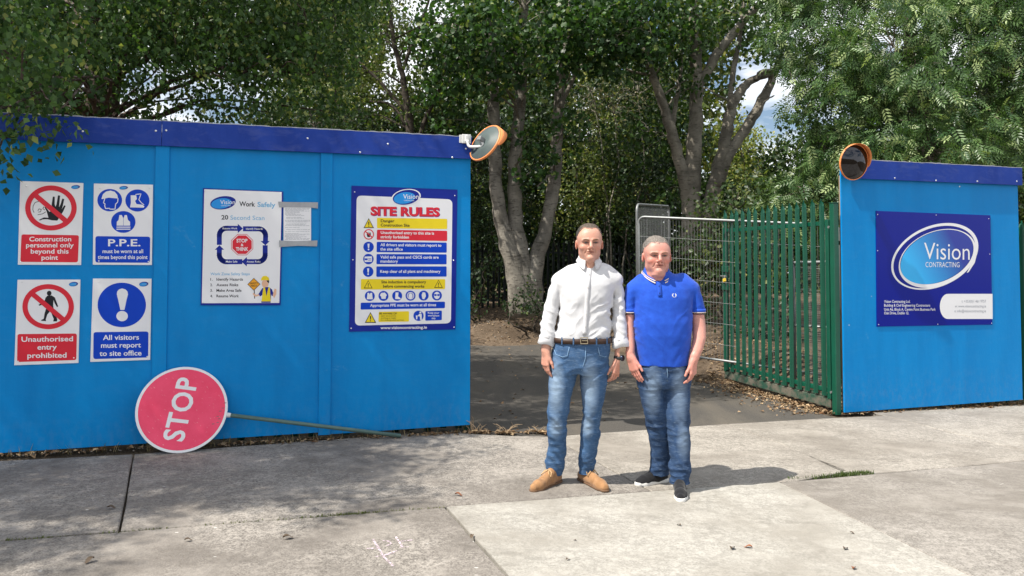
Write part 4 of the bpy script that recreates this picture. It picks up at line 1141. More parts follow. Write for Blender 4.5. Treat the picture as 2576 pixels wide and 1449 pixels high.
# ---- leaning grey tree right of it
Y = 16.8
T1 = pxl([(1738, 640, 60), (1738, 540, 50), (1741, 440, 42), (1748, 340, 37), (1752, 240, 33), (1750, 130, 29), (1744, 0, 25), (1740, -220, 16)], Y)
T2_ = pxl([(1736, 520, 36), (1718, 440, 32), (1697, 360, 28), (1676, 290, 26), (1648, 210, 22), (1626, 130, 18), (1600, 20, 13)], Y, -.06)
T3_ = pxl([(1752, 640, 50), (1782, 540, 40), (1802, 455, 38), (1824, 360, 32), (1838, 280, 27), (1858, 235, 23), (1890, 203, 19), (1925, 190, 15), (1952, 186, 12)], Y, .02)
T4_ = pxl([(1800, 470, 34), (1835, 385, 28), (1878, 320, 26), (1912, 262, 24), (1940, 205, 21), (1958, 150, 16), (1985, 40, 12)], Y, .05)
bt = [pxl([(1750, 235, 22), (1790, 160, 24), (1835, 95, 22), (1885, 38, 20), (1940, -20, 15)], Y, -.04), pxl([(1838, 275, 14), (1842, 190, 14), (1862, 90, 13), (1870, 0, 10)], Y, .05), pxl([(1900, 200, 14), (1915, 182, 12), (1938, 178, 9), (1955, 192, 6)], Y - .1),
      pxl([(1690, 330, 12), (1702, 250, 12), (1712, 170, 9), (1715, 60, 7)], Y), pxl([(1890, 300, 7), (1925, 255, 5), (1950, 240, 3)], Y), pxl([(1640, 190, 8), (1580, 175, 6), (1530, 150, 3)], Y, -.1)]
tree('leaning_tree', 'grey tree with one upright stem and several stems leaning right, behind the mesh fence', (T1[0][0][0], Y, .2), [T1, T2_, T3_, T4_],
     [B(1640, 60, 16.2, .9, .8), B(1730, 40, 16, .8, .7), B(1700, 150, 16.4, .5, .45), B(1780, 175, 16.2, .35, .4), B(1745, 215, 16.3, .25, .28), B(1830, 30, 17.4, .6, .5), B(1940, 60, 16.6, .7, .7), B(1900, 110, 17.4, .35, .3), B(1970, 140, 16, .4, .4), B(1620, 330, 17.2, .6, .6), B(1700, 470, 17.6, .5, .5), B(1700, -60, 16.3, .8, .5), B(1680, 90, 18, 1.0, .7), B(1790, 90, 18.2, .8, .5), B(1600, 150, 18, .8, .5), B(1700, 230, 18.4, .6, .6), B(1880, 40, 18.4, .6, .5), B(1955, 100, 16.2, .3, .3), B(1860, -50, 16.5, .8, .5), B(1985, -30, 16, .8, .6)],
     M_BARK_OLIVE, (.10, ((.020, .050, .015), (.066, .125, .030), (.18, .22, .06), .08), T_LOBED, M_LEAF, .5, .55), 11, 11, (.17, .17, .16), TG, bt, .45, .5)
# ---- sunlit ash on the right
Y = 13.0
sa = pxl([(2330, 760, 90), (2335, 500, 70), (2310, 300, 50), (2290, 100, 34), (2280, -200, 20)], Y)
sa2 = pxl([(2335, 520, 44), (2420, 360, 36), (2500, 200, 26), (2560, 20, 16)], Y, .1)
ab = [B(2060, 90, 12.4, .8, .7), B(2150, 230, 11.9, .75, .6), B(2030, 250, 12.2, .38, .42), B(2070, 370, 12.2, .65, .40), B(2240, 110, 11.4, .8, .8), B(2330, 240, 11.1, .75, .6), B(2420, 90, 11.6, .8, .8), B(2240, 330, 11.4, .6, .5), B(2350, 380, 10.9, .75, .40), B(2470, 400, 10.7, .6, .38), B(2560, 330, 10.7, .6, .55), B(2180, 430, 11.8, .75, .35),
      B(2540, 180, 11.2, .6, .6), B(2480, 20, 11.6, .8, .7), B(2600, 60, 11.6, .8, .8), B(2030, 480, 12.4, .8, .5), B(1990, 40, 12.8, .5, .6), B(2300, -60, 12.4, 1.2, .5), B(2560, -60, 12.2, 1.0, .5), B(2050, -50, 12.8, .9, .5), B(2090, 170, 13.8, .8, .6), B(2250, 210, 13.6, 1.0, .7), B(2440, 260, 13.4, .9, .5), B(2660, 250, 11.5, .9, .9), B(2020, 560, 12.0, .55, .35), B(2130, 520, 12.2, .5, .4)]
tree('ash_tree', 'broad sunlit ash tree with long feathery compound leaves above the short right hoarding', (sa[0][0][0], Y, -.2), [sa, sa2], ab, M_BARK_DIM, (.25, ((.022, .060, .020), (.115, .195, .062), (.31, .39, .17), .16), T_ASH, M_LEAF_GLOSS, .9, .35), 21, 7.0, (.11, .11, .09), TG, (), .35, .80)
# ---- thicket at the back of the site, a bush at a time
def bush(label, blobs, size, cols, per, lp, sig, tm=T_BROAD, shell=.6, grp='bushes at the back of the site', twig=.35, bark=M_BARK_DARK):
    c = np.mean([b[0] for b in blobs], axis=0); g = gnd(c[0], c[1]); root = empty('bush', (c[0], c[1], g)); tag(root, label, 'bush', grp); o = np.array((c[0], c[1], g))
    C, S_ = clusters(blobs, per * 1.5, lp * 1.7, sig, shell); C = C[C[:, 2] > g + .03]
    m = MB(); nd = []
    for (b, r) in blobs: nd += limb(m, [Vector((b - o) * np.array([.3, .3, 0]) + RNG.normal(size=3) * .12 + np.array([0, 0, -.2])), Vector((b - o) * np.array([.4, .5, .35]) + RNG.normal(size=3) * .22), Vector((b - o) * np.array([.8, .8, .7]) + RNG.normal(size=3) * .25), Vector(b - o)], [.028, .022, .016, .008], 6, .05)
    twigs(m, nd, S_ - o, twig, .008, .003); m.build('stems', bark, root, True)
    leaves('foliage', root, C, size, cols, tm, M_LEAF, .4, .55, tuple(o)); return root
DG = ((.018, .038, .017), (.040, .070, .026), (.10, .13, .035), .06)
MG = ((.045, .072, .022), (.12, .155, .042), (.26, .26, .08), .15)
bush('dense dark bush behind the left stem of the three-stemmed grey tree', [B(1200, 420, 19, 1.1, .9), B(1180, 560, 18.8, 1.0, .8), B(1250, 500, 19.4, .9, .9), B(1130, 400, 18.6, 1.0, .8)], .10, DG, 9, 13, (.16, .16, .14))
bush('olive bush with yellowed leaves between the grey stems and the man in white', [B(1450, 430, 19.5, .9, .8), B(1500, 520, 19.5, 1.0, .55), B(1400, 520, 19.6, .8, .6), B(1560, 440, 19.6, .8, .8), B(1480, 340, 20, .9, .7)], .09, MG, 10, 12, (.16, .16, .14))
bush('tangled bush of bare twigs and light leaves high behind the grey stems', [B(1540, 270, 19, 1.0, .7), B(1600, 210, 19.4, .9, .7), B(1490, 230, 19.2, .7, .5)], .075, ((.06, .08, .03), (.12, .14, .05), (.22, .19, .10), .25), 10, 7, (.16, .16, .14), T_SMALL, .4, twig=.9, bark=M_BARK_OLIVE)
bush('dark bush behind the taller mesh panel', [B(1620, 470, 18.6, .8, .8), B(1660, 560, 18.4, .8, .6), B(1600, 380, 19, .8, .7), B(1580, 560, 18.8, .7, .5)], .10, DG, 10, 12, (.16, .16, .14))
bush('bright yellow-green bush seen between the leaning grey stems', [B(1900, 390, 20.5, .8, .7), B(1850, 340, 21, .6, .6), B(1780, 370, 21, .5, .8), B(1930, 440, 20, .8, .6), B(1870, 330, 21.5, .5, .5)], .085, ((.11, .15, .03), (.20, .23, .05), (.28, .27, .08), .2), 13, 12, (.15, .15, .14))
bush('mid green bush just above the spikes of the green gate', [B(1850, 500, 13.6, .7, .4), B(1950, 490, 13.2, .7, .45), B(1900, 560, 13.2, .9, .45), B(2040, 520, 12.8, .6, .5), B(1800, 560, 14.2, .6, .5), B(1790, 640, 14, .6, .5), B(1900, 660, 13, .8, .5), B(2030, 650, 12.2, .6, .6)], .085, ((.028, .055, .022), (.070, .105, .036), (.15, .18, .06), .08), 12, 12, (.14, .14, .13))
bush('low dark bush growing low behind the mesh fence', [B(1700, 650, 15, .8, .5), B(1740, 740, 14.6, .8, .35), B(1660, 740, 15.2, .6, .4), B(1860, 790, 12.6, .7, .3), B(1960, 800, 12.0, .6, .3)], .08, DG, 10, 12, (.14, .14, .13))
bush('dark bush low at the foot of the long hoarding end, behind its corner', [B(1215, 660, 17.4, .6, .5), B(1195, 740, 17.0, .5, .4), B(1180, 580, 18, .6, .5)], .09, DG, 10, 12, (.15, .15, .14))
bush('ivy-like green bush hugging the foot of the three-stemmed tree', [B(1300, 760, 15.6, .30, .25), B(1335, 745, 15.5, .26, .35), B(1355, 780, 15.6, .3, .18)], .06, DG, 60, 12, (.08, .08, .08))
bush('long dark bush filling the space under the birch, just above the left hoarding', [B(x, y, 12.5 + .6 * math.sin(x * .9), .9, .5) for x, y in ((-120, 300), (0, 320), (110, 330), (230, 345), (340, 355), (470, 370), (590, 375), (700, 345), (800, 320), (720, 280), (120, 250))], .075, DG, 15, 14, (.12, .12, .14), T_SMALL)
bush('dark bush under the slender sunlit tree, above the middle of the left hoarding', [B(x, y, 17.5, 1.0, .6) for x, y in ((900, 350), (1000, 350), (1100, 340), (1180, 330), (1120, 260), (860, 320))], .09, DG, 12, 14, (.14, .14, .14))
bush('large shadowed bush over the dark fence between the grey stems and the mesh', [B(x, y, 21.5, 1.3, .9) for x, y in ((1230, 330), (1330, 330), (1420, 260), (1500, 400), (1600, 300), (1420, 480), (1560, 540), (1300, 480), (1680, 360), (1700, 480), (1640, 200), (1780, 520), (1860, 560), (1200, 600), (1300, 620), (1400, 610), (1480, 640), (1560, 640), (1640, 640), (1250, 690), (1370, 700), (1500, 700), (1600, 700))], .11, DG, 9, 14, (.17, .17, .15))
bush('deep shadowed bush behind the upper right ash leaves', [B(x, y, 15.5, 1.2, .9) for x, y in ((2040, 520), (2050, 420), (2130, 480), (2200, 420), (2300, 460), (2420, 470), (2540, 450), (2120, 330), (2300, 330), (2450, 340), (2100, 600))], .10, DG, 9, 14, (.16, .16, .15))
# ---- belt of distant trees that reads as one mass
fw = []
for x in np.linspace(-34, 40, 56):
    yy = 30 + 3 * math.sin(x * 1.3) + random.uniform(-2, 2); hh = 5.2 + 1.4 * math.sin(x * .7 + 1) + random.uniform(-.8, .8)
    px = 1288 + x / yy * F
    if 300 < px < 720: hh *= .72
    elif 760 < px < 1800: hh *= 2.1
    elif 1840 < px < 2010: hh *= .80
    elif px > 2010: hh *= 1.15
    for z in np.arange(.6, hh, 1.6): fw.append(((x + random.uniform(-.6, .6), yy + random.uniform(-1, 1), z), (1.5, 1.2, 1.1)))
C, S_ = clusters(fw, 8.5, 12, (.30, .30, .26), .5)
o = leaves('woodland', None, C, .24, ((.040, .065, .020), (.13, .165, .042), (.26, .26, .08), .18), T_BROAD, M_LEAF, .4, .5); o['kind'] = 'stuff'
# ================================================================== the two men
_ng = np.random.default_rng(5)
_LAT = _ng.random((32, 32, 32)).astype(np.float32)
def vnoise(x, y, z):
    """smooth value noise -1..1 on broadcastable arrays"""
    x, y, z = np.broadcast_arrays(x, y, z)
    out = None
    ix, iy, iz = np.floor(x).astype(np.int32), np.floor(y).astype(np.int32), np.floor(z).astype(np.int32)
    fx, fy, fz = x - ix, y - iy, z - iz
    fx, fy, fz = [f * f * (3 - 2 * f) for f in (fx, fy, fz)]
    r = 0
    for a in (0, 1):
        for b in (0, 1):
            for c in (0, 1):
                w = (fx if a else 1 - fx) * (fy if b else 1 - fy) * (fz if c else 1 - fz)
                r = r + w * _LAT[(ix + a) & 31, (iy + b) & 31, (iz + c) & 31]
    return (r * 2 - 1).astype(np.float32)
class Vol:
    """signed distance volume with soft unions, skinned by surface nets"""
    def __init__(s, lo, hi, h):
        s.h = h; s.lo = np.array(lo, float)
        n = np.ceil((np.array(hi) - s.lo) / h).astype(int) + 1
        s.ax = [(s.lo[i] + h * np.arange(n[i])).astype(np.float32) for i in range(3)]
        s.D = np.full(n, .2, np.float32)
    def win(s, lo, hi, pad):
        sl = []
        for i in range(3):
            a = int(np.searchsorted(s.ax[i], lo[i] - pad)); b = int(np.searchsorted(s.ax[i], hi[i] + pad))
            sl.append(slice(max(0, a), max(0, b)))
        X = s.ax[0][sl[0]][:, None, None]; Y = s.ax[1][sl[1]][None, :, None]; Z = s.ax[2][sl[2]][None, None, :]
        return tuple(sl), X, Y, Z
    def put(s, sl, d, k, cut=False):
        if d.size == 0: return
        A = s.D[sl]
        if cut:
            d = -d
            if k > 0:
                w = np.clip(.5 - .5 * (d - A) / k, 0, 1); s.D[sl] = A * w + d * (1 - w) + k * w * (1 - w)
            else: s.D[sl] = np.maximum(A, d)
        elif k > 0:
            w = np.clip(.5 + .5 * (d - A) / k, 0, 1); s.D[sl] = d * (1 - w) + A * w - k * w * (1 - w)
        else: s.D[sl] = np.minimum(A, d)
    def cone(s, a, b, ra, rb, k=.01, cut=False, sq=(1, 1, 1)):
        a, b = np.array(a, float), np.array(b, float); m = max(ra, rb) / min(sq)
        sl, X, Y, Z = s.win(np.minimum(a, b) - m, np.maximum(a, b) + m, k + .03)
        ba = b - a; L = float((ba * ba * np.array(sq) ** 2).sum()) + 1e-9
        px, py, pz = X - a[0], Y - a[1], Z - a[2]
        q = [sq[i] ** 2 for i in range(3)]
        t = np.clip((px * ba[0] * q[0] + py * ba[1] * q[1] + pz * ba[2] * q[2]) / L, 0, 1)
        d = np.sqrt(((px - t * ba[0]) * sq[0]) ** 2 + ((py - t * ba[1]) * sq[1]) ** 2 + ((pz - t * ba[2]) * sq[2]) ** 2) - (ra + (rb - ra) * t)
        s.put(sl, d.astype(np.float32), k, cut)
    def ell(s, c, r, k=.01, cut=False, Rm=None):
        m = max(r); sl, X, Y, Z = s.win(np.array(c) - m, np.array(c) + m, k + .03)
        p = [X - c[0], Y - c[1], Z - c[2]]
        if Rm is not None: p = [sum(Rm[j][i] * p[j] for j in range(3)) for i in range(3)]
        k0 = np.sqrt(sum((p[i] / r[i]) ** 2 for i in range(3))) + 1e-6
        k1 = np.sqrt(sum((p[i] / r[i] ** 2) ** 2 for i in range(3))) + 1e-6
        s.put(sl, (k0 * (k0 - 1) / k1).astype(np.float32), k, cut)
    def loft(s, T, k=.02, e=2.2, cap=.0, cut=False, off=0.0):
        """T rows: z, cx, cy, rx, ry (any order of z)"""
        T = np.array(sorted(T), float); z0, z1 = T[0, 0], T[-1, 0]
        m = T[:, 3:5].max() + .02
        sl, X, Y, Z = s.win((T[:, 1].min() - m, T[:, 2].min() - m, z0), (T[:, 1].max() + m, T[:, 2].max() + m, z1), k + .03)
        z = Z[0, 0]
        # smooth interpolation of the rings
        cols = []
        for i in range(1, 5):
            f = np.interp(z, T[:, 0], T[:, i])
            if len(z) > 9:
                g = np.concatenate([np.full(4, f[0]), f, np.full(4, f[-1])]); f = np.convolve(g, np.array([1, 2, 3, 4, 5, 4, 3, 2, 1]) / 25, 'valid')
            cols.append(f[None, None, :].astype(np.float32))
        cx, cy, rx, ry = cols; rx = rx + off; ry = ry + off
        q = (np.abs((X - cx) / rx) ** e + np.abs((Y - cy) / ry) ** e) ** (1 / e)
        d = (q - 1) * np.minimum(rx, ry)
        d = np.maximum(d, np.maximum(z0 - Z, Z - z1) + cap)
        s.put(sl, d.astype(np.float32), k, cut)
    def clip(s, axis, v, above=True):
        g = s.ax[axis]; shp = [1, 1, 1]; shp[axis] = -1
        q = (v - g) if above else (g - v)
        s.D = np.maximum(s.D, q.reshape(shp).astype(np.float32))
    def grid(s): return s.ax[0][:, None, None], s.ax[1][None, :, None], s.ax[2][None, None, :]
    def skin(s):
        D = s.D; D[0], D[-1] = .1, .1; D[:, 0], D[:, -1] = .1, .1; D[:, :, 0], D[:, :, -1] = .1, .1
        S_ = D < 0; n = np.array(D.shape)
        c = np.zeros(tuple(n - 1), np.int8)
        for a in (0, 1):
            for b in (0, 1):
                for e in (0, 1): c += S_[a:n[0] - 1 + a, b:n[1] - 1 + b, e:n[2] - 1 + e]
        act = np.argwhere((c > 0) & (c < 8)); idx = -np.ones(tuple(n - 1), np.int32); idx[tuple(act.T)] = np.arange(len(act))
        acc = np.zeros((len(act), 3)); cnt = np.zeros(len(act))
        for ax in range(3):
            o = [t for t in range(3) if t != ax]
            for p in (0, 1):
                for q in (0, 1):
                    a = act.copy(); a[:, o[0]] += p; a[:, o[1]] += q; b = a.copy(); b[:, ax] += 1
                    da, db = D[tuple(a.T)], D[tuple(b.T)]; m = (da < 0) != (db < 0)
                    t = np.where(m, da / np.where(m, da - db, 1), 0)
                    pos = a - act * 0.0; pos = a.astype(float); pos[:, ax] += t
                    acc[m] += pos[m]; cnt[m] += 1
        V = acc / cnt[:, None] * s.h + s.lo
        Q = []
        for ax in range(3):
            sl0 = [slice(None)] * 3; sl1 = [slice(None)] * 3; sl0[ax] = slice(0, -1); sl1[ax] = slice(1, None)
            A = S_[tuple(sl0)]; B_ = S_[tuple(sl1)]; E = np.argwhere(A != B_); fl = A[tuple(E.T)]
            o = [(ax + 1) % 3, (ax + 2) % 3]
            ok = (E[:, o[0]] > 0) & (E[:, o[1]] > 0); E, fl = E[ok], fl[ok]
            def at(p, q):
                e = E.copy(); e[:, o[0]] -= p; e[:, o[1]] -= q; return idx[tuple(e.T)]
            F4 = np.stack([at(0, 0), at(1, 0), at(1, 1), at(0, 1)], 1); F4[~fl] = F4[~fl][:, ::-1]
            Q.append(F4)
        return V, np.concatenate(Q)
    def mesh(s, name, mat, parent, tintf=None, shift=(0, 0, 0)):
        V, Fq = s.skin(); t = tintf(V) if tintf is not None else None
        return mesh_np(name, V + np.array(shift), Fq, mat, parent, True, t)

# ---- cloth and skin
def skin_mat():
    t = NT('skin'); a = t.attr('tint'); v = t.obj(); n = t.noise(v, 60, 4, .6)
    t.set(t.mix(t.math('MULTIPLY', n, .22), a, (.40, .13, .09)), .48, spec=.4)
    t.b.inputs['Subsurface Weight'].default_value = .12; t.b.inputs['Subsurface Radius'].default_value = (.012, .005, .003)
    t.bump(t.noise(v, 260, 3), .12, .002); return t.m
M_SKIN = skin_mat()
def cloth(name, col, dark, scale=420, rough=.85, bump=.15, weave=True):
    t = NT(name); v = t.obj(); n = t.noise(v, 26, 4, .6); f = t.noise(v, scale, 2)
    t.set(t.mix(t.ramp(n, .3, .7), dark, col), rough, spec=.2)
    t.b.inputs['Sheen Weight'].default_value = .15
    t.bump(t.math('ADD', t.math('MULTIPLY', f, .4), n), bump, .006); return t.m
def denim(name, base, fade, deep, centres):
    t = NT(name); v = t.obj(); n = t.noise(v, 9, 5, .65, .3); w = t.noise(t.obj(scale=(1, 1, 6)), 26, 4, .6, .8); f = t.noise(t.obj(scale=(3, 3, .5)), 330, 2)
    c = t.mix(t.ramp(n, .3, .72), deep, base)
    for (p, r) in centres:                        # worn patches on thighs and knees
        m_ = t.new('Mapping'); t.l.new(t.new('TexCoord').outputs['Object'], m_.inputs['Vector'])
        m_.inputs['Location'].default_value = (-p[0] / r[0], -p[1] / r[1], -p[2] / r[2]); m_.inputs['Scale'].default_value = (1 / r[0], 1 / r[1], 1 / r[2])
        g = t.new('TexGradient', gradient_type='SPHERICAL'); t.l.new(m_.outputs[0], g.inputs[0])
        k = t.math('MULTIPLY', t.ramp(g.outputs['Fac'], 0, .75), t.math('ADD', .45, t.math('MULTIPLY', w, .8)))
        c = t.mix(t.math('MULTIPLY', k, .85), c, fade)
    c = t.mix(t.math('MULTIPLY', t.ramp(w, .54, .68), .30), c, fade)
    c = t.mix(t.math('MULTIPLY', f, .25), c, tuple(x * .5 for x in deep))
    t.set(c, .85, spec=.2); t.bump(t.math('ADD', f, t.math('MULTIPLY', w, .8)), .25, .004); return t.m
M_SHIRT = cloth('white_cotton', (.61, .61, .62), (.55, .55, .57), 500)
M_POLO = cloth('royal_blue_pique', (.014, .082, .50), (.010, .060, .41), 380, .8, .2)
M_LEATHER = plain('brown_leather', (.045, .022, .014), .5, 0, .4, .3)
M_SUEDE = cloth('tan_suede', (.37, .20, .095), (.26, .135, .06), 240, .95, .3)
M_CREPE = plain('tan_crepe_sole', (.16, .09, .05), .8)
M_BLACKC = cloth('black_canvas', (.016, .016, .018), (.010, .010, .012), 300, .9, .2)
M_RUBW = plain('white_rubber', (.70, .69, .66), .6)
_t = NT('short_hair'); _v = _t.obj(scale=(1, 1, .4)); _n = _t.noise(_v, 420, 3, .7)
_t.set(_t.mix(_t.math('MULTIPLY', _n, .5), _t.attr('tint'), (.02, .018, .016)), .7, spec=.25); _t.bump(_n, .6, .006); M_HAIRT = _t.m
M_EYEW = plain('eye_white', (.62, .56, .52), .3); M_IRIS = plain('iris', (.045, .05, .055), .2)

def hand(v, wrist, d, side, back, L=.185, curl=(.35, .45, .5, .6), spread=.06, thumb_in=.35):
    """d: towards the finger tips, side: from little finger to forefinger, back: out of the back of the hand"""
    w = np.array(wrist, float); d, side, back = [np.array(q, float) / np.linalg.norm(q) for q in (d, side, back)]
    side = side - d * (side @ d); side /= np.linalg.norm(side); back = back - d * (back @ d) - side * (back @ side); back /= np.linalg.norm(back)
    pl = L * .50
    for i, f in enumerate((-.030, -.010, .010, .029)):          # palm as four rays, little finger first
        a = w + side * f * .62 + d * .004; b = w + side * f + d * (pl * (.90 if i == 0 else .98)) 
        v.cone(a, b, .0165, .0125, .014)
    v.cone(w + side * .022 + d * .02 - back * .006, w + side * .034 + d * .055 - back * .010, .017, .014, .014)     # ball of the thumb
    v.cone(w - d * .03, w + d * .01, .026, .024, .016, sq=(1, 1, 1))
    for i, (f, ln) in enumerate(((-.031, .070), (-.0105, .088), (.010, .095), (.030, .084))):
        p = w + side * f + d * (pl * (.90 if i == 0 else .98)); c = curl[3 - i]; ang = 0
        r = .0088 if i else .0075; sp = side * spread * (f / .03)
        for seg, fr in enumerate((.45, .30, .25)):
            ang += c * (1.0, 1.15, .7)[seg]
            dd = d * math.cos(ang) - back * math.sin(ang) + sp; dd /= np.linalg.norm(dd)
            q = p + dd * ln * fr; v.cone(p, q, r, r * .92, .004); p = q; r *= .92
    p = w + side * .036 + d * .050 - back * .010
    for ln, t_, r in ((.036, .45, .0112), (.030, .22, .0098)):
        dd = d * 1.0 + side * t_ - back * thumb_in; dd /= np.linalg.norm(dd)
        q = p + dd * ln; v.cone(p, q, r, r * .88, .007); p = q

def head(v, c, k, P):
    """c: chin point; k: scale (1 = 0.235 m); P: small differences between faces"""
    c = np.array(c, float); jw, wd = P.get('jaw', 1.0), P.get('wide', 1.0); jw *= wd
    A = lambda x, y, z: c + np.array((x * wd, y, z)) * k
    s_ = lambda r: r * k
    v.ell(A(0, .028, .158), tuple(s_(q) for q in (.0745 * wd, .098, .082)), .02)
    v.ell(A(0, -.035, .150), tuple(s_(q) for q in (.066 * wd, .052, .058)), .03)
    T = [(c[2] + z * k, c[0], c[1] + cy * k, rx * k * w, ry * k) for z, cy, rx, ry, w in ((-.004, -.050, .022, .026, jw), (.012, -.042, .036, .040, jw), (.032, -.034, .050, .050, jw), (.055, -.026, .060, .062, (jw + wd) / 2), (.080, -.018, .066, .069, wd), (.105, -.010, .069, .076, wd), (.130, -.008, .070, .078, wd), (.150, -.006, .067, .074, wd), (.168, .002, .060, .066, wd), (.186, .010, .046, .050, wd), (.198, .015, .030, .032, wd))]
    v.loft(T, .025 * k, 2.3)
    v.cone(A(-.045 * jw / wd, .005, .040), A(0, -.068, .006), s_(.022), s_(.018), .022); v.cone(A(.045 * jw / wd, .005, .040), A(0, -.068, .006), s_(.022), s_(.018), .022)
    for sx in (-1, 1): v.cone(A(sx * .050, .018, .105), A(sx * .041, -.004, .045), s_(.021), s_(.020), .02)
    v.ell(A(0, -.078, .012), tuple(s_(q) for q in (.021, .016, .014)), .014)                    # chin
    for sx in (-1, 1):
        v.ell(A(sx * .043, -.058, .080), tuple(s_(q) for q in (.021, .022, .018)), .018)     # cheek bones
        v.ell(A(sx * .031, -.096, .112), tuple(s_(q) for q in (.020, .020, .0125)), .010, True)   # eye sockets
        v.ell(A(sx * .031, -.072, .112), tuple(s_(q) for q in (.0145, .0135, .0115)), .004)      # lids
        v.cone(A(sx * .012, -.090, .1290), A(sx * .046, -.076, .1275), s_(.0080), s_(.0060), .014)  # brow
        v.ell(A(sx * .0125, -.096, .0755), tuple(s_(q) for q in (.0085, .011, .0075)), .006)      # nostrils
        v.ell(A(sx * .0785, .018, .100), tuple(s_(q) for q in (.0085, .019, .031)), .008, False, Matrix.Rotation(sx * .30, 3, 'Z'))
        v.ell(A(sx * .0865, .008, .104), tuple(s_(q) for q in (.005, .009, .017)), .004, True)
        v.cone(A(sx * .020, -.090, .068), A(sx * .034, -.074, .040), s_(.0035), s_(.003), .006, True)   # folds beside the mouth
    v.cone(A(0, -.086, .122), A(0, -.110, .084), s_(.0085), s_(.0118), .010)                    # nose
    v.ell(A(0, -.108, .080), tuple(s_(q) for q in (.0115, .0105, .009)), .006)
    v.cone(A(-.018, -.0845, .0535), A(.018, -.0845, .0535), s_(.0052), s_(.0052), .006)         # lips
    v.cone(A(-.016, -.083, .0445), A(.016, -.083, .0445), s_(.0062), s_(.0062), .006)
    v.cone(A(-.023, -.088, .0490), A(.023, -.088, .0490), s_(.0030), s_(.0030), .002, True)
    if P.get('double'): v.ell(A(0, -.040, -.012), tuple(s_(q) for q in (.042, .040, .020)), .025)
    v.cone(A(0, .018, .045), A(0, .040, -.11), s_(P.get('neck', .056)), s_(P.get('neck', .056) * 1.06), .02)
    for sx in (-1, 1): v.cone(A(sx * .035, .0, -.01), A(sx * .012, -.012, -.085), s_(.016), s_(.014), .02)
    v.cone(A(0, -.035, .0), A(0, -.012, -.08), s_(.022), s_(.026), .03)
def face_tint(c, k, base, P):
    c = np.array(c)
    def f(V):
        q = (V - c) / k; q[:, 0] /= P.get('wide', 1); T = np.tile(np.array(base), (len(V), 1))
        def blob(p, r, col, a):
            nonlocal T
            d = np.sqrt((((q - np.array(p)) / np.array(r)) ** 2).sum(1)); w = (np.clip(1.25 - d, 0, 1) * a)[:, None]
            T = T * (1 - w) + np.array(col) * w
        red = np.array(base) * np.array((1.0, .66, .60))
        for sx in (-1, 1):
            blob((sx * .042, -.075, .075), (.026, .04, .022), red, P.get('red', .5)); blob((sx * .082, .01, .10), (.02, .03, .03), red, .6)
            blob((sx * .031, -.09, .113), (.019, .03, .0085), np.array(base) * .42, .75)  # eye-socket shadow under the brow, put into the skin tint
            blob((sx * .030, -.09, .1350), (.024, .035, .0052), P.get('brow', (.14, .09, .06)), .75)
            blob((sx * .030, -.084, .1125), (.0205, .024, .0072), (.05, .028, .022), 1.0)
            blob((sx * .029, -.085, .1125), (.0055, .02, .0048), (.02, .02, .02), .9)
        blob((0, -.115, .078), (.018, .03, .016), red, P.get('red', .5))
        blob((0, -.09, .049), (.025, .03, .0095), np.array(base) * np.array((.78, .42, .40)), .9)
        for sx in (-1, 1): blob((sx * .027, -.08, .056), (.006, .03, .018), np.array(base) * .62, .6); blob((sx * .0125, -.10, .0685), (.007, .02, .004), np.array(base) * .30, .8)  # shade of mouth folds, nostrils and below the lip, painted into the tint
        blob((0, -.085, .0345), (.018, .03, .005), np.array(base) * .62, .5)
        blob((0, -.09, .049), (.025, .03, .0038), np.array(base) * .12, 1.0)
        blob((0, -.075, .020), (.055, .05, .030), np.array(base) * np.array((.80, .80, .82)), P.get('stub', .4))
        blob((0, -.09, .150), (.05, .05, .03), red, .18)
        # hands a little redder
        z = V[:, 2]; w = (np.clip((1.0 - z) / .15, 0, 1) * .35)[:, None]; T = T * (1 - w) + red * w
        return T
    return f
def eyes(root, c, k, wd=1):
    for sx in (-1, 1):
        e = MB(); M = Matrix.Translation(Vector(c) + Vector((sx * .030 * wd, -.0735, .1118)) * k)
        V = []; Fc = []
        for i in range(7):
            for j in range(12):
                a = math.pi * i / 6; b = 2 * math.pi * j / 12
                V.append(M @ Vector((math.sin(a) * math.cos(b) * .0118 * k, -math.cos(a) * .0130 * k, math.sin(a) * math.sin(b) * .0048 * k)))
        for i in range(6):
            for j in range(12): Fc.append((i * 12 + j, i * 12 + (j + 1) % 12, i * 12 + 12 + (j + 1) % 12, i * 12 + 12 + j))
        e.add(V, Fc); o = e.build('eye', M_EYEW, root, True)
        i_ = MB(); i_.add([M @ Vector((math.cos(b) * .0052 * k, -.0136 * k, math.sin(b) * .0044 * k)) for b in np.linspace(0, 2 * math.pi, 13)[:-1]], [tuple(range(12))]); i_.build('iris', M_IRIS, o)

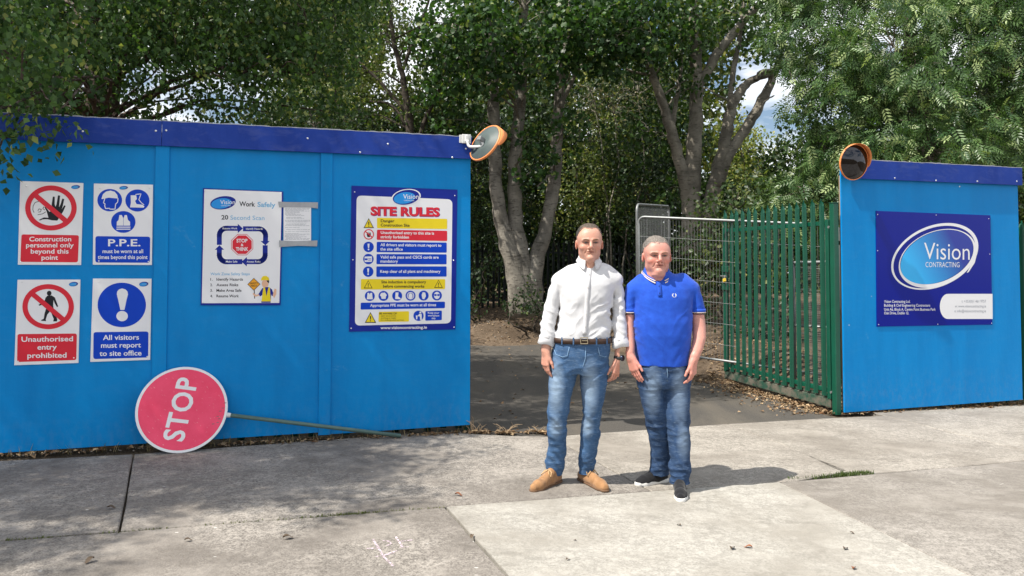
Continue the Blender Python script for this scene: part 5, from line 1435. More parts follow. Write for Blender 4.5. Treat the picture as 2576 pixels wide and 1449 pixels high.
def rows(org, T):
    """picture rows (py, x left, x right, depth Y, ry) -> loft rows local to org"""
    out = []
    for (py, xl, xr, Yd, ry) in T:
        a, b = DP(xl, py, Yd), DP(xr, py, Yd)
        out.append(((a[2] + b[2]) / 2 - org[2], (a[0] + b[0]) / 2 - org[0], Yd - org[1], (b[0] - a[0]) / 2, ry))
    return out
def shoe(root, heel, toe, org, up_col, sole_col, kind):
    h, t_ = np.array(heel) - org, np.array(toe) - org; gzv = min(h[2], t_[2]); d = t_ - h; d[2] = 0; L = np.linalg.norm(d); d /= L; s_ = np.array([-d[1], d[0], 0])
    z0 = np.array([0, 0, 1.0]); h[2] = t_[2] = gzv
    P = lambda f, x, z: h + d * L * f + s_ * x + z0 * z
    lo = np.minimum(h, t_) - .09; hi = np.maximum(h, t_) + .09; lo[2] = gzv - .01; hi[2] = gzv + .20
    v = Vol(lo, hi, .0035)
    v.cone(P(.10, 0, .040), P(.36, 0, .046), .034, .036, .02); v.cone(P(.36, 0, .044), P(.78, .004, .030), .038, .040, .03); v.cone(P(.78, .004, .028), P(.92, .002, .026), .040, .030, .02)
    v.cone(P(.20, 0, .05), P(.24, 0, .125 if kind == 'boot' else .105), .037, .038, .02); v.cone(P(.30, 0, .09), P(.60, 0, .05), .030, .030, .02)
    v.clip(2, gzv + .012)
    X, Y, Z = v.grid(); v.D += .0014 * vnoise(X * 55, Y * 55, Z * 70)
    up = v.mesh('shoe_upper', up_col, root)
    v = Vol(lo, hi, .0035)
    v.cone(P(.09, 0, .015), P(.40, 0, .015), .037, .036, 0.0); v.cone(P(.40, 0, .015), P(.78, .004, .015), .036, .046, .004); v.cone(P(.78, .004, .015), P(.93, .002, .015), .045, .033, .004)
    th = .016 if kind == 'boot' else .030
    v.clip(2, gzv + .001); v.clip(2, gzv + th, False)
    v.mesh('sole', sole_col, root)
    m = MB()
    if kind == 'boot':
        lace = plain('tan_lace', (.50, .33, .17), .9)
        for f in (.40, .47, .54):
            m.tube([P(f, -.024, .092 - (f - .40) * .16), P(f + .01, 0, .104 - (f - .40) * .17), P(f, .024, .092 - (f - .40) * .16)], .0045, 5)
        m.tube([P(.40, .0, .112), P(.44, .032, .100), P(.52, .042, .072), P(.50, .024, .096), P(.40, 0, .112)], .004, 5); m.tube([P(.40, .0, .112), P(.42, -.034, .100), P(.50, -.044, .074), P(.50, -.020, .098), P(.40, 0, .112)], .004, 5)
        m.build('lace', lace, root, True)
    else:
        lace = plain('black_lace', (.022, .022, .024), .9)
        for f in (.42, .49, .56, .63):
            m.tube([P(f, -.026, .080 - (f - .42) * .13), P(f + .01, 0, .094 - (f - .42) * .14), P(f, .026, .080 - (f - .42) * .13)], .0036, 5)
        m.build('lace', lace, root, True)
        m = MB()
        for sx in (-1, 1):
            for a, b, zz in ((.40, .58, .060), ):
                m.add([P(a, sx * .0385, .034), P(a + .05, sx * .0385, .034), P(b, sx * .0345, zz), P(b - .05, sx * .0345, zz)], [(0, 1, 2, 3)])
        m.build('side_stripe', M_RUBW, root)
def collar(root, c, rx, ry, mat, hgt, drop, spread, tilt=.02, stripes=None, open_=.30, point=.045):
    """c: centre of the neck hole at the front collar level"""
    V = []; n = 40; rowsN = 5
    for i in range(n + 1):
        w = open_ + (2 * math.pi - 2 * open_) * i / n            # 0 = front
        fr = (1 + math.cos(w)) / 2                               # 1 at the front
        dx, dy = math.sin(w), -math.cos(w)
        zt = hgt * (1 - fr) + .004
        pt = max(0, 1 - min(i, n - i) / 7)                       # the points at the front
        for j in range(rowsN):
            u = j / (rowsN - 1); out = .004 + spread * u * (1 + .3 * pt); z = zt + tilt * (1 - fr) - (drop + point * pt) * u - .018 * (1 - u) * 0
            if j == 0: out, z = .0, zt + tilt * (1 - fr) - .004
            if j == 1: z = zt + tilt * (1 - fr) + .004
            V.append((c[0] + dx * (rx + out) , c[1] + dy * (ry + out) , c[2] + z))
    Fc = [(i * rowsN + j, (i + 1) * rowsN + j, (i + 1) * rowsN + j + 1, i * rowsN + j + 1) for i in range(n) for j in range(rowsN - 1)]
    m = MB(); m.add(V, Fc); o = m.build('collar', mat, root, True)
    md = o.modifiers.new('thickness', 'SOLIDIFY'); md.thickness = .004; md.offset = 1
    if stripes is not None:
        for (u0, u1) in ((.62, .70), (.80, .90)):
            P2 = []
            for i in range(n + 1):
                for u in (u0, u1):
                    f = u * (rowsN - 1); j = min(rowsN - 2, int(f)); a, b = Vector(V[i * rowsN + j]), Vector(V[i * rowsN + j + 1]); p = a.lerp(b, f - j)
                    q = Vector((p.x - c[0], p.y - c[1], .3 * (p - Vector(c)).length)).normalized(); P2.append(p + q * .0062)
            m = MB(); m.add(P2, [(2 * i, 2 * i + 2, 2 * i + 3, 2 * i + 1) for i in range(n)]); m.build('collar_stripe', stripes, o)
    return o

def person(org, cfg):
    org = np.array(org, float)
    Lr = lambda T: rows(org, T)
    C = cfg
    def pt(px, py, Yd): return DP(px, py, Yd) - org
    chin = pt(*C['chin']); hk = C['hk']
    # ---------------- body: one continuous skin
    v = Vol((-.35, -.25, -.02), (.35, .25, 1.92), .0030)
    torso, pelvis = Lr(C['torso']), Lr(C['pelvis']); arms = [Lr(a) for a in C['arms']]; legs = [Lr(a) for a in C['legs']]
    v.loft(torso, .01, 2.3, off=-.020); v.loft(sorted(pelvis)[2:], .01, 2.3, off=-.022)
    for l in legs: v.loft([r for r in l if r[0] < C['crotch'] + .02], .008, 2.1, off=-.020)
    for a, full in zip(arms, C['bare']):
        v.loft(a, .01, 2.1, off=-.016)
        v.loft([r for r in a if r[0] < C['sleeve_z'] + (.05 if full else .035)], .01, 2.1, off=-.001)
    for sh, ja in zip(C['shoulder'], arms):
        v.cone(pt(*sh[0]), pt(*sh[1]), sh[2] - .018, sh[3] - .018, .02)
    for hd in C['hands']: hand(v, pt(*hd['w']), hd['d'], hd['side'], hd['back'], hd['L'], hd['curl'], .06, hd.get('ti', .35))
    head(v, chin, hk, C['face'])
    V, Fq = v.skin()
    body = mesh_np('person', V, Fq, M_SKIN, None, True, face_tint(chin, hk, C['skin'], C['face'])(V))
    body.location = tuple(org); tag(body, C['label'], 'person')
    body.rotation_euler = (0, 0, 0)
    eyes(body, chin, hk, C['face'].get('wide', 1))
    wd_ = C['face'].get('wide', 1)
    for sx in (-1, 1):                                          # eyebrows lying on the ridge
        P = []
        for u in np.linspace(0, 1, 8):
            x = chin[0] + sx * (.011 + .037 * u) * hk * wd_; z = chin[2] + (.1275 + .0065 * math.sin(u * 2.3) - .003 * u) * hk
            near = (np.abs(V[:, 0] - x) < .004) & (np.abs(V[:, 2] - z) < .004)
            P.append((x, V[near][:, 1].min() - .0002, z))
        m = MB(); m.tube(P, [.0028, .0044, .0048, .0046, .0042, .0036, .0028, .0012], 7); m.build('eyebrow', plain('eyebrow_hair_' + C['topname'], C['face']['brow'], .9, 0, .1, .6, 300), body, True)
    # ---------------- hair
    hv = Vol(chin + np.array((-.13, -.15, .0)) * hk, chin + np.array((.13, .17, .28)) * hk, .0026)
    q = C['hair']; A = lambda x, y, z: chin + np.array((x, y, z)) * hk; wd = C['face'].get('wide', 1)
    hv.ell(A(0, .030, .160), tuple(x * hk for x in (.0755 * wd + q['t'], .098 + q['t'], .082 + q['top'])), .005)
    hv.ell(A(0, -.028, .158), tuple(x * hk for x in (.0665 * wd + q['t'] * .6, .052 + q['t'] * .3, .055 + q['top'])), .02)
    X, Y, Z = hv.grid(); x, y, z = (X - chin[0]) / hk, (Y - chin[1]) / hk, (Z - chin[2]) / hk
    # hair line: height of the lower edge as a function of depth, receding at the temples
    line = np.interp(y, q['ly'], q['lz']) + 0 * x + 0 * z
    rec = q['rec'] * np.exp(-((np.abs(x) / wd - .040) / .018) ** 2) * (y < .0)
    fore = np.clip((line + rec + .0035 * vnoise(x * 130, y * 130, z * 40) - z), -.05, .05) * hk
    hv.D = np.maximum(hv.D, fore.astype(np.float32))
    hv.D += (.0024 * vnoise(X * 190, Y * 130, Z * 120) + .0018 * vnoise(X * 90, Y * 70, Z * 80)).astype(np.float32)
    for sx in (-1, 1): hv.ell(A(sx * .082 * wd, .014, .099), tuple(t * hk for t in (.018, .022, .034)), .0, True)
    def htint(V):
        r = (V - chin) / hk; ln = np.interp(r[:, 1], q['ly'], q['lz']) + q['rec'] * np.exp(-((np.abs(r[:, 0]) / wd - .040) / .018) ** 2) * (r[:, 1] < 0)
        e = np.clip((r[:, 2] - ln) / q['fade'], 0, 1); nz = .5 + .5 * vnoise(V[:, 0] * 230, V[:, 1] * 90, V[:, 2] * 120)
        w = np.clip(e * .85 + (nz - .5) * .7 * (1 - e * .6) + q['dens'], 0, 1)[:, None]
        side = np.clip((np.abs(r[:, 0]) - .045) / .03, 0, 1)[:, None]
        hc = np.array(q['c0']) * (1 - side) + np.array(q['c1']) * side
        return np.array(C['skin']) * .9 * (1 - w) + hc * w * (.65 + .7 * nz[:, None])
    hv.mesh('hair', M_HAIRT, body, htint)
    # ---------------- trousers
    v = Vol((-.42, -.30, .03), (.42, .30, 1.15), .0046)
    v.loft(pelvis, .01, 2.4)
    for i, l in enumerate(legs): v.loft(l, .016 if i == 0 else .008, 2.15)
    X, Y, Z = v.grid()
    kz = C['knee']; cr = C['crotch']
    fold = .0075 * np.exp(-((Z - kz) / .10) ** 2) + .0085 * np.exp(-((Z - C['ank'] - .05) / .085) ** 2) + .0055 * np.exp(-((Z - cr) / .11) ** 2) + .0022
    a = vnoise(X * 9 + Z * 6 + 3, Y * 8, Z * 27 + 5 * np.sin(X * 9)); b = vnoise(X * 24 - Z * 14, Y * 19 + 7, Z * 40)
    c = np.abs(vnoise(X * 7 - Z * 9 + 9, Y * 7 + 2, Z * 22 + 2))
    v.D += (fold * (a * .9 + b * .45 - (1 - 2 * c) * .55)).astype(np.float32)
    for xz in C['hem']: pass
    jeans = v.mesh('jeans', C['denim'], body)
    st = plain('denim_seam', C['seam'], .9)
    m = MB()
    for l in legs:                                              # turned hems
        z, cx, cy, rx, ry = min(l)
        ring = [(cx + math.cos(w) * (rx + .002), cy + math.sin(w) * (ry + .002), z + .004) for w in np.linspace(0, 2 * math.pi, 25)]
        m.tube(ring, .0042, 6, False)
    m.build('hem', C['denim'], jeans, True)
    # ---------------- upper garment
    v = Vol((-.46, -.30, .70), (.46, .30, 1.75), .0042)
    v.loft(torso, .02, 2.35)
    for sh in C['shoulder']: v.cone(pt(*sh[0]), pt(*sh[1]), sh[2], sh[3], .055)
    for a in arms:
        cut = C['sleeve_z']; v.loft([r for r in a if r[0] > cut - .001] + [tuple(np.array([cut] + [np.interp(cut, [w[0] for w in sorted(a)], [w[i] for w in sorted(a)]) for i in range(1, 5)]) + np.array([0, 0, 0, C['flare'], C['flare']]))], .007, 2.1)
    v.cone(pt(*C['nape'][0]), pt(*C['nape'][1]), C['nape'][2], C['nape'][3], .05)
    nk = C['vneck']; q = pt(*nk[0]); v.ell((q[0], torso[-1][2] - .07, q[2]), nk[1], .004, True)
    X, Y, Z = v.grid(); amp = C['wrinkle']
    q1 = .06 * vnoise(X * 6, Y * 5, Z * 7); a = vnoise(X * 10 + Z * 9, Y * 5, Z * 15 - 14 * np.abs(X) + 9 * q1); b = np.abs(vnoise(X * 7 - 4 + 16 * q1, Y * 6 + 3, Z * 17 - 13 * np.abs(X) + 20 * q1)) ** .7; c = vnoise(X * 26, Y * 22, Z * 30)
    arm = np.clip((np.abs(X) - .17) / .04, 0, 1); shf = np.clip((1.42 * C['hgt'] - Z) / .12, .12, 1); low = np.clip((C['bellyz'] - Z) / .18, 0, 1)
    mid = 1 - .85 * np.exp(-((X - torso[2][1]) / .028) ** 2)
    sl = vnoise(X * 14, Y * 14, Z * 38 + X * 20)
    v.D += (amp * shf * mid * ((a * .7 - (1 - 2.0 * b) * .75 * (.55 + .6 * low)) * (1 - arm) + (sl * .7 - (1 - 2.2 * np.abs(vnoise(X * 9 + 5, Y * 9, Z * 24 - X * 10))) * .6) * arm + c * .16)).astype(np.float32)
    if C.get('tuck'): v.D = np.maximum(v.D, (C['tuck'] - Z + np.where(np.abs(X) > .205, -.5, 0)).astype(np.float32))
    top = v.mesh(C['topname'], C['topmat'], body)
    # dig the neck hole: collar hides the rim
    C['extra'](body, top, pt, torso, pelvis, arms, jeans, chin, hk)
    return body

# ================================================================== man in the white shirt
o1 = G(1433, 1224); Y1 = o1[1]
def extra1(body, top, pt, torso, pelvis, arms, jeans, chin, hk):
    tz = lambda z, T, i: np.interp(z, [r[0] for r in sorted(T)], [r[i] for r in sorted(T)])
    c = pt(1482, 660, Y1); c = (c[0], -.012 + .012, c[2])
    collar(top, (c[0], .012, c[2] + .004), .064, .068, M_SHIRT, .042, .028, .024, .018, None, .42, .040)
    # placket and buttons
    m = MB(); P = []
    for z in np.linspace(pt(1480, 838, Y1)[2], pt(1482, 668, Y1)[2], 24):
        yy = tz(z, torso, 2) - tz(z, torso, 4) - .0035 - .001; xx = tz(z, torso, 1)
        P += [(xx - .017, yy, z), (xx + .015, yy - .001, z)]
    m.add(P, [(2 * i, 2 * i + 1, 2 * i + 3, 2 * i + 2) for i in range(23)]); o = m.build('placket', M_SHIRT, top, True)
    md = o.modifiers.new('thickness', 'SOLIDIFY'); md.thickness = .003
    for py in (690, 722, 755, 788, 818):
        q = pt(1479, py, Y1); yy = tz(q[2], torso, 2) - tz(q[2], torso, 4) - .0085; m = MB()
        m.lathe([(0, .002), (.0045, .0015), (.005, 0)], 10, Matrix.Translation((tz(q[2], torso, 1) - .001, yy, q[2])) @ Matrix.Rotation(R(90), 4, 'X')); m.build('button', plain('pearl_button', (.55, .54, .52), .3), top)
    # chest pocket edge
    m = MB(); q = [pt(x, y, Y1) for x, y in ((1500, 726), (1540, 722), (1541, 770), (1520, 780), (1502, 771))]
    V = [(p[0], tz(p[2], torso, 2) - tz(p[2], torso, 4) * math.sqrt(max(.05, 1 - ((p[0] - tz(p[2], torso, 1)) / tz(p[2], torso, 3)) ** 2)) - .003, p[2]) for p in q]
    m.add(V, [(0, 1, 2, 3, 4)]); o = m.build('pocket', M_SHIRT, top); md = o.modifiers.new('thickness', 'SOLIDIFY'); md.thickness = .003
    # folded cuffs
    for (xa, ya, xb, yb_, w0, w1, dy) in ((1381, 838, 1375, 866, .050, .053, -.02), (1557, 846, 1562, 872, .052, .056, -.03)):
        a, b = pt(xa, ya, Y1 + dy), pt(xb, yb_, Y1 + dy); V = []; n = 28; d = Vector(b - a).normalized(); e1 = Vector((1, 0, 0)) - d * d.x; e1.normalize(); e2 = d.cross(e1)
        for j, (u, r) in enumerate(((0, w0 * .93), (.12, w0 * 1.06), (.6, w1 * 1.05), (1.0, w1 * 1.12), (1.02, w1 * .98), (.6, w1 * .80))):
            for i in range(n):
                w = 2 * math.pi * i / n; rr = r * (1 + .05 * math.sin(2 * w + 1 + u) + .03 * math.sin(5 * w + 3 * u) + (.16 * max(0, math.cos(w - (2.9 if xa < 1450 else .3))) ** 6 if u > .5 else 0))
                V.append(Vector(a) + Vector(b - a) * (u + .06 * math.sin(3 * w)) + e1 * math.cos(w) * rr * .95 + e2 * math.sin(w) * rr * .92)
        m = MB(); m.add(V, [(j * n + i, j * n + (i + 1) % n, j * n + n + (i + 1) % n, j * n + n + i) for j in range(5) for i in range(n)]); m.build('cuff', M_SHIRT, top, True)
    # belt, buckle, loops
    zb = pt(1465, 853, Y1)[2]; cx, cy, rx, ry = [tz(zb, pelvis, i) for i in (1, 2, 3, 4)]
    def band(z0, z1, off, e=2.4, n=64, a0=0, a1=2 * math.pi, sag=.0):
        V = []
        for i in range(n + 1):
            w = a0 + (a1 - a0) * i / n; cc, ss = math.cos(w), math.sin(w); r = (abs(cc) ** e + abs(ss) ** e) ** (-1 / e)
            x, y = cx + cc * r * (rx + off), cy + ss * r * (ry + off)
            for (z, o_) in ((z0, 0), (z1, 0)): V.append((x, y, z + sag * (-ss) + .012 * (x - cx) / .2 * 0))
        return V, [(2 * i, 2 * i + 2, 2 * i + 3, 2 * i + 1) for i in range(n)]
    V, Fc = band(zb - .019, zb + .017, .011, sag=-.004); m = MB(); m.add(V, Fc); o = m.build('belt', M_LEATHER, body, True); md = o.modifiers.new('thickness', 'SOLIDIFY'); md.thickness = .004; md.offset = 1
    yf = cy - ry - .018; m = MB(); xb = cx - .003
    for (dx, dz, w, h) in ((0, .021, .052, .005), (0, -.021, .052, .005), (-.024, 0, .005, .046), (.024, 0, .005, .046), (.004, 0, .04, .004)): m.box((xb + dx, yf - .002, zb + .004 + dz), (w, .006, h), bev=.0015)
    m.build('buckle', plain('brass_buckle', (.55, .47, .32), .35, .9), o)
    for a in (-2.35, -.80, -1.95, -1.2):
        V, Fc = band(zb - .027, zb + .024, .0175, n=3, a0=a, a1=a + .045); m = MB(); m.add(V, Fc); q = m.build('belt_loop', jeans.data.materials[0], jeans); md = q.modifiers.new('thickness', 'SOLIDIFY'); md.thickness = .003
    # fly and pocket seams as raised stitching
    seam = plain('pale_denim_seam', (.20, .33, .50), .9)
    for q in ([(1391, 873), (1397, 888), (1412, 893), (1424, 889), (1429, 868)], [(1499, 868), (1504, 889), (1518, 894), (1533, 884)], [(1469, 868), (1468, 895), (1463, 912), (1458, 926)]):
        P = []
        for (x, y) in q:
            p = pt(x, y, Y1); k = (p[0] - tz(p[2], pelvis, 1)) / (tz(p[2], pelvis, 3) + .001)
            P.append((p[0], tz(p[2], pelvis, 2) - tz(p[2], pelvis, 4) * max(.05, 1 - abs(k) ** 2.4) ** (1 / 2.4) - .004, p[2]))
        m = MB(); m.tube(P, .0022, 5); m.build('pocket_seam', seam, jeans, True)
    # wrist watch
    w = pt(1556, 900, Y1 - .035); m = MB(); m.lathe([(.0295, -.011), (.0315, 0), (.0295, .011)], 24, Matrix.Translation(w) @ Matrix.Rotation(R(8), 4, 'Y')); st = m.build('watch_strap', plain('black_strap', (.03, .03, .032), .5), body, True); md = st.modifiers.new('t', 'SOLIDIFY'); md.thickness = .003; md.offset = 1
    m = MB(); m.lathe([(0, .007), (.019, .007), (.0215, .004), (.0215, -.003)], 24, Matrix.Translation(w + np.array((.024, -.022, 0))) @ Matrix.Rotation(R(48), 4, 'Z') @ Matrix.Rotation(R(90), 4, 'X')); m.build('watch_case', plain('dark_watch_case', (.04, .05, .08), .2, .6), st, True)
man1 = person(o1, dict(
    label='taller man in an untucked-looking white shirt, blue jeans and tan suede boots' .replace('an untucked-looking', 'a long-sleeved'),
    hgt=1.0, chin=(1483, 653, Y1 - .01), hk=1.06, skin=(.55, .305, .225), face=dict(jaw=.96, wide=1.10, neck=.063, red=.45, stub=.35, brow=(.16, .095, .058)),
    hair=dict(t=.0035, top=.0045, fade=.022, dens=.32, c0=(.12, .092, .072), c1=(.055, .048, .043), ly=(-.12, -.075, -.050, -.03, -.005, .01, .035, .06, .14), lz=(.225, .207, .196, .172, .118, .098, .098, .072, .045), rec=.028),
    torso=[(838, 1397, 1536, Y1, .125), (850, 1396, 1536, Y1, .124), (820, 1401, 1535, Y1, .122), (800, 1405, 1534, Y1, .119), (770, 1408, 1536, Y1, .117), (740, 1406, 1541, Y1, .122), (715, 1402, 1548, Y1 + .005, .118), (700, 1406, 1548, Y1 + .01, .106), (685, 1418, 1541, Y1 + .016, .088), (672, 1440, 1524, Y1 + .02, .070), (664, 1452, 1512, Y1 + .022, .062)],
    pelvis=[(846, 1398, 1535, Y1, .122), (862, 1394, 1535, Y1, .124), (885, 1388, 1534, Y1, .128), (910, 1385, 1532, Y1 + .005, .130), (930, 1384, 1530, Y1 + .005, .124), (938, 1386, 1528, Y1 + .005, .11)],
    shoulder=[((1436, 685, Y1 + .014), (1407, 706, Y1 + .012), .050, .053), ((1525, 684, Y1 + .014), (1547, 705, Y1 + .012), .050, .053)],
    nape=((1482, 678, Y1 + .02), (1482, 700, Y1 + .02), .060, .085),
    arms=[[(712, 1390, 1416, Y1 + .01, .048), (718, 1384, 1416, Y1 + .01, .056), (734, 1378, 1414, Y1 + .01, .060), (760, 1372, 1410, Y1 + .01, .058), (790, 1365, 1404, Y1 + .005, .055), (820, 1361, 1397, Y1 - .01, .047), (848, 1359, 1394, Y1 - .02, .044), (866, 1362, 1387, Y1 - .025, .034), (884, 1362, 1385, Y1 - .03, .029)],
          [(712, 1537, 1560, Y1 + .01, .048), (718, 1536, 1566, Y1 + .01, .056), (734, 1538, 1570, Y1 + .01, .054), (760, 1539, 1571, Y1 + .01, .052), (790, 1540, 1572, Y1 + .0, .049), (820, 1542, 1575, Y1 - .015, .047), (848, 1544, 1575, Y1 - .03, .046), (875, 1546, 1569, Y1 - .035, .034), (900, 1546, 1567, Y1 - .035, .028)]],
    bare=(False, False), sleeve_z=(DP(1480, 858, Y1) - o1)[2], flare=.003, vneck=((1482, 662, Y1), (.026, .055, .046)), wrinkle=.0092, bellyz=1.15, tuck=(DP(1480, 849, Y1) - o1)[2], topname='shirt', topmat=M_SHIRT,
    hands=[dict(w=(1373, 884, Y1 - .03), d=(-.04, -.10, -1), side=(.55, -.85, 0), back=(-.85, -.5, 0), L=.190, curl=(.22, .30, .36, .42), ti=.30), dict(w=(1556, 905, Y1 - .035), d=(-.16, -.12, -1), side=(-.80, -.60, 0), back=(.60, -.80, 0), L=.190, curl=(.35, .42, .48, .55), ti=.35)],
    legs=[[(900, 1387, 1462, Y1, .098), (930, 1384, 1457, Y1, .100), (960, 1381, 1448, Y1, .095), (1000, 1380, 1436, Y1, .085), (1030, 1379, 1431, Y1 + .01, .078), (1060, 1378, 1426, Y1 + .02, .072), (1090, 1377, 1424, Y1 + .04, .071), (1120, 1380, 1424, Y1 + .06, .069), (1150, 1376, 1423, Y1 + .08, .064), (1175, 1375, 1419, Y1 + .09, .060), (1192, 1379, 1413, Y1 + .095, .056)],
          [(900, 1456, 1532, Y1, .098), (930, 1458, 1530, Y1, .100), (960, 1458, 1527, Y1, .095), (1000, 1463, 1521, Y1, .085), (1030, 1466, 1514, Y1 + .01, .078), (1060, 1465, 1510, Y1 + .02, .072), (1090, 1461, 1509, Y1 + .04, .071), (1120, 1459, 1505, Y1 + .06, .068), (1150, 1458, 1498, Y1 + .08, .062), (1175, 1457, 1494, Y1 + .09, .058), (1190, 1458, 1492, Y1 + .095, .054)]],
    knee=(DP(1400, 1062, Y1) - o1)[2], crotch=(DP(1400, 930, Y1) - o1)[2], ank=(DP(1400, 1185, Y1) - o1)[2], hem=(),
    denim=denim('mid_blue_denim', (.068, .145, .285), (.31, .41, .53), (.034, .078, .165), [((-.105, -.10, .70), (.075, .16, .26)), ((.135, -.10, .70), (.075, .16, .26)), ((-.10, -.08, .42), (.06, .14, .10)), ((.12, -.08, .42), (.06, .14, .10))]), seam=(.20, .30, .42), extra=extra1))
shoe(man1, G(1409, 1210), G(1337, 1237), o1, M_SUEDE, M_CREPE, 'boot')
shoe(man1, G(1458, 1205), G(1526, 1239), o1, M_SUEDE, M_CREPE, 'boot')

# ================================================================== man in the blue polo shirt
o2 = G(1675, 1232); Y2 = o2[1] + .04
M_STRIPE = plain('pale_collar_stripe', (.62, .52, .44), .8)
def extra2(body, top, pt, torso, pelvis, arms, jeans, chin, hk):
    tz = lambda z, T, i: np.interp(z, [r[0] for r in sorted(T)], [r[i] for r in sorted(T)])
    def front(p, T, lift):
        k = (p[0] - tz(p[2], T, 1)) / (tz(p[2], T, 3) + .001)
        return (p[0], tz(p[2], T, 2) - tz(p[2], T, 4) * max(.05, 1 - abs(k) ** 2.35) ** (1 / 2.35) - lift, p[2])
    c = pt(1654, 690, Y2)
    collar(top, (c[0], .062, c[2] + .002), .074, .082, M_POLO, .046, .036, .030, .020, M_STRIPE, .30, .044)
    m = MB(); P = []
    for y in np.linspace(706, 743, 8):
        a = front(pt(1646, y, Y2), torso, .005); b = front(pt(1655, y, Y2), torso, .006); P += [a, b]
    m.add(P, [(2 * i, 2 * i + 1, 2 * i + 3, 2 * i + 2) for i in range(7)]); o = m.build('placket', M_POLO, top, True); md = o.modifiers.new('t', 'SOLIDIFY'); md.thickness = .003
    for y in (718, 735):
        m = MB(); f = front(pt(1650, y, Y2), torso, .011); m.lathe([(0, .002), (.0045, .0015), (.005, 0)], 10, Matrix.Translation(f) @ Matrix.Rotation(R(90), 4, 'X')); m.build('button', plain('blue_button', (.02, .06, .3), .3), top)
    # laurel-like embroidered emblem
    m = MB(); f = front(pt(1686, 741, Y2), torso, .0075)
    for sx in (-1, 1):
        for k in range(6):
            w = R(-75 + 26 * k); cx, cz = f[0] + sx * math.cos(w) * .0115, f[2] + math.sin(w) * .013
            q = [(cx + dx * math.cos(w) * sx - dz * math.sin(w) * sx * 0 + .0, f[1], cz + dz) for dx, dz in ((-.004, -.003), (.004, -.001), (.005, .004), (-.002, .004))]
            m.add(q, [(0, 1, 2, 3)])
    m.build('emblem', plain('white_thread', (.75, .76, .78), .8), top)
    # ribbed sleeve hems with a pale line
    for a in arms:
        zc = C2['sleeve_z']; cx, cy, rx, ry = [tz(zc, a, i) for i in (1, 2, 3, 4)]
        for nm, z0, z1, off, mt in (('sleeve_hem', zc - .004, zc + .022, .0125, M_POLO), ('sleeve_stripe', zc - .007, zc - .001, .0132, M_STRIPE)):
            V = []; n = 30
            for i in range(n):
                w = 2 * math.pi * i / n
                for z in (z0, z1): V.append((cx + math.cos(w) * (rx + off), cy + math.sin(w) * (ry + off), z))
            m = MB(); m.add(V, [(2 * i, (2 * i + 2) % (2 * n), (2 * i + 3) % (2 * n), 2 * i + 1) for i in range(n)]); o = m.build(nm, mt, top, True); md = o.modifiers.new('t', 'SOLIDIFY'); md.thickness = .003
    for q in ([(1606, 926), (1614, 940), (1628, 944)], [(1734, 924), (1724, 940), (1708, 944)], [(1668, 920), (1669, 938), (1668, 952)]):
        m = MB(); m.tube([front(pt(x, y, Y2), pelvis, .004) for x, y in q], .0022, 5); m.build('pocket_seam', plain('dull_denim_seam', (.12, .19, .28), .9), jeans, True)
    g = pt(1738, 948, Y2 - .03)
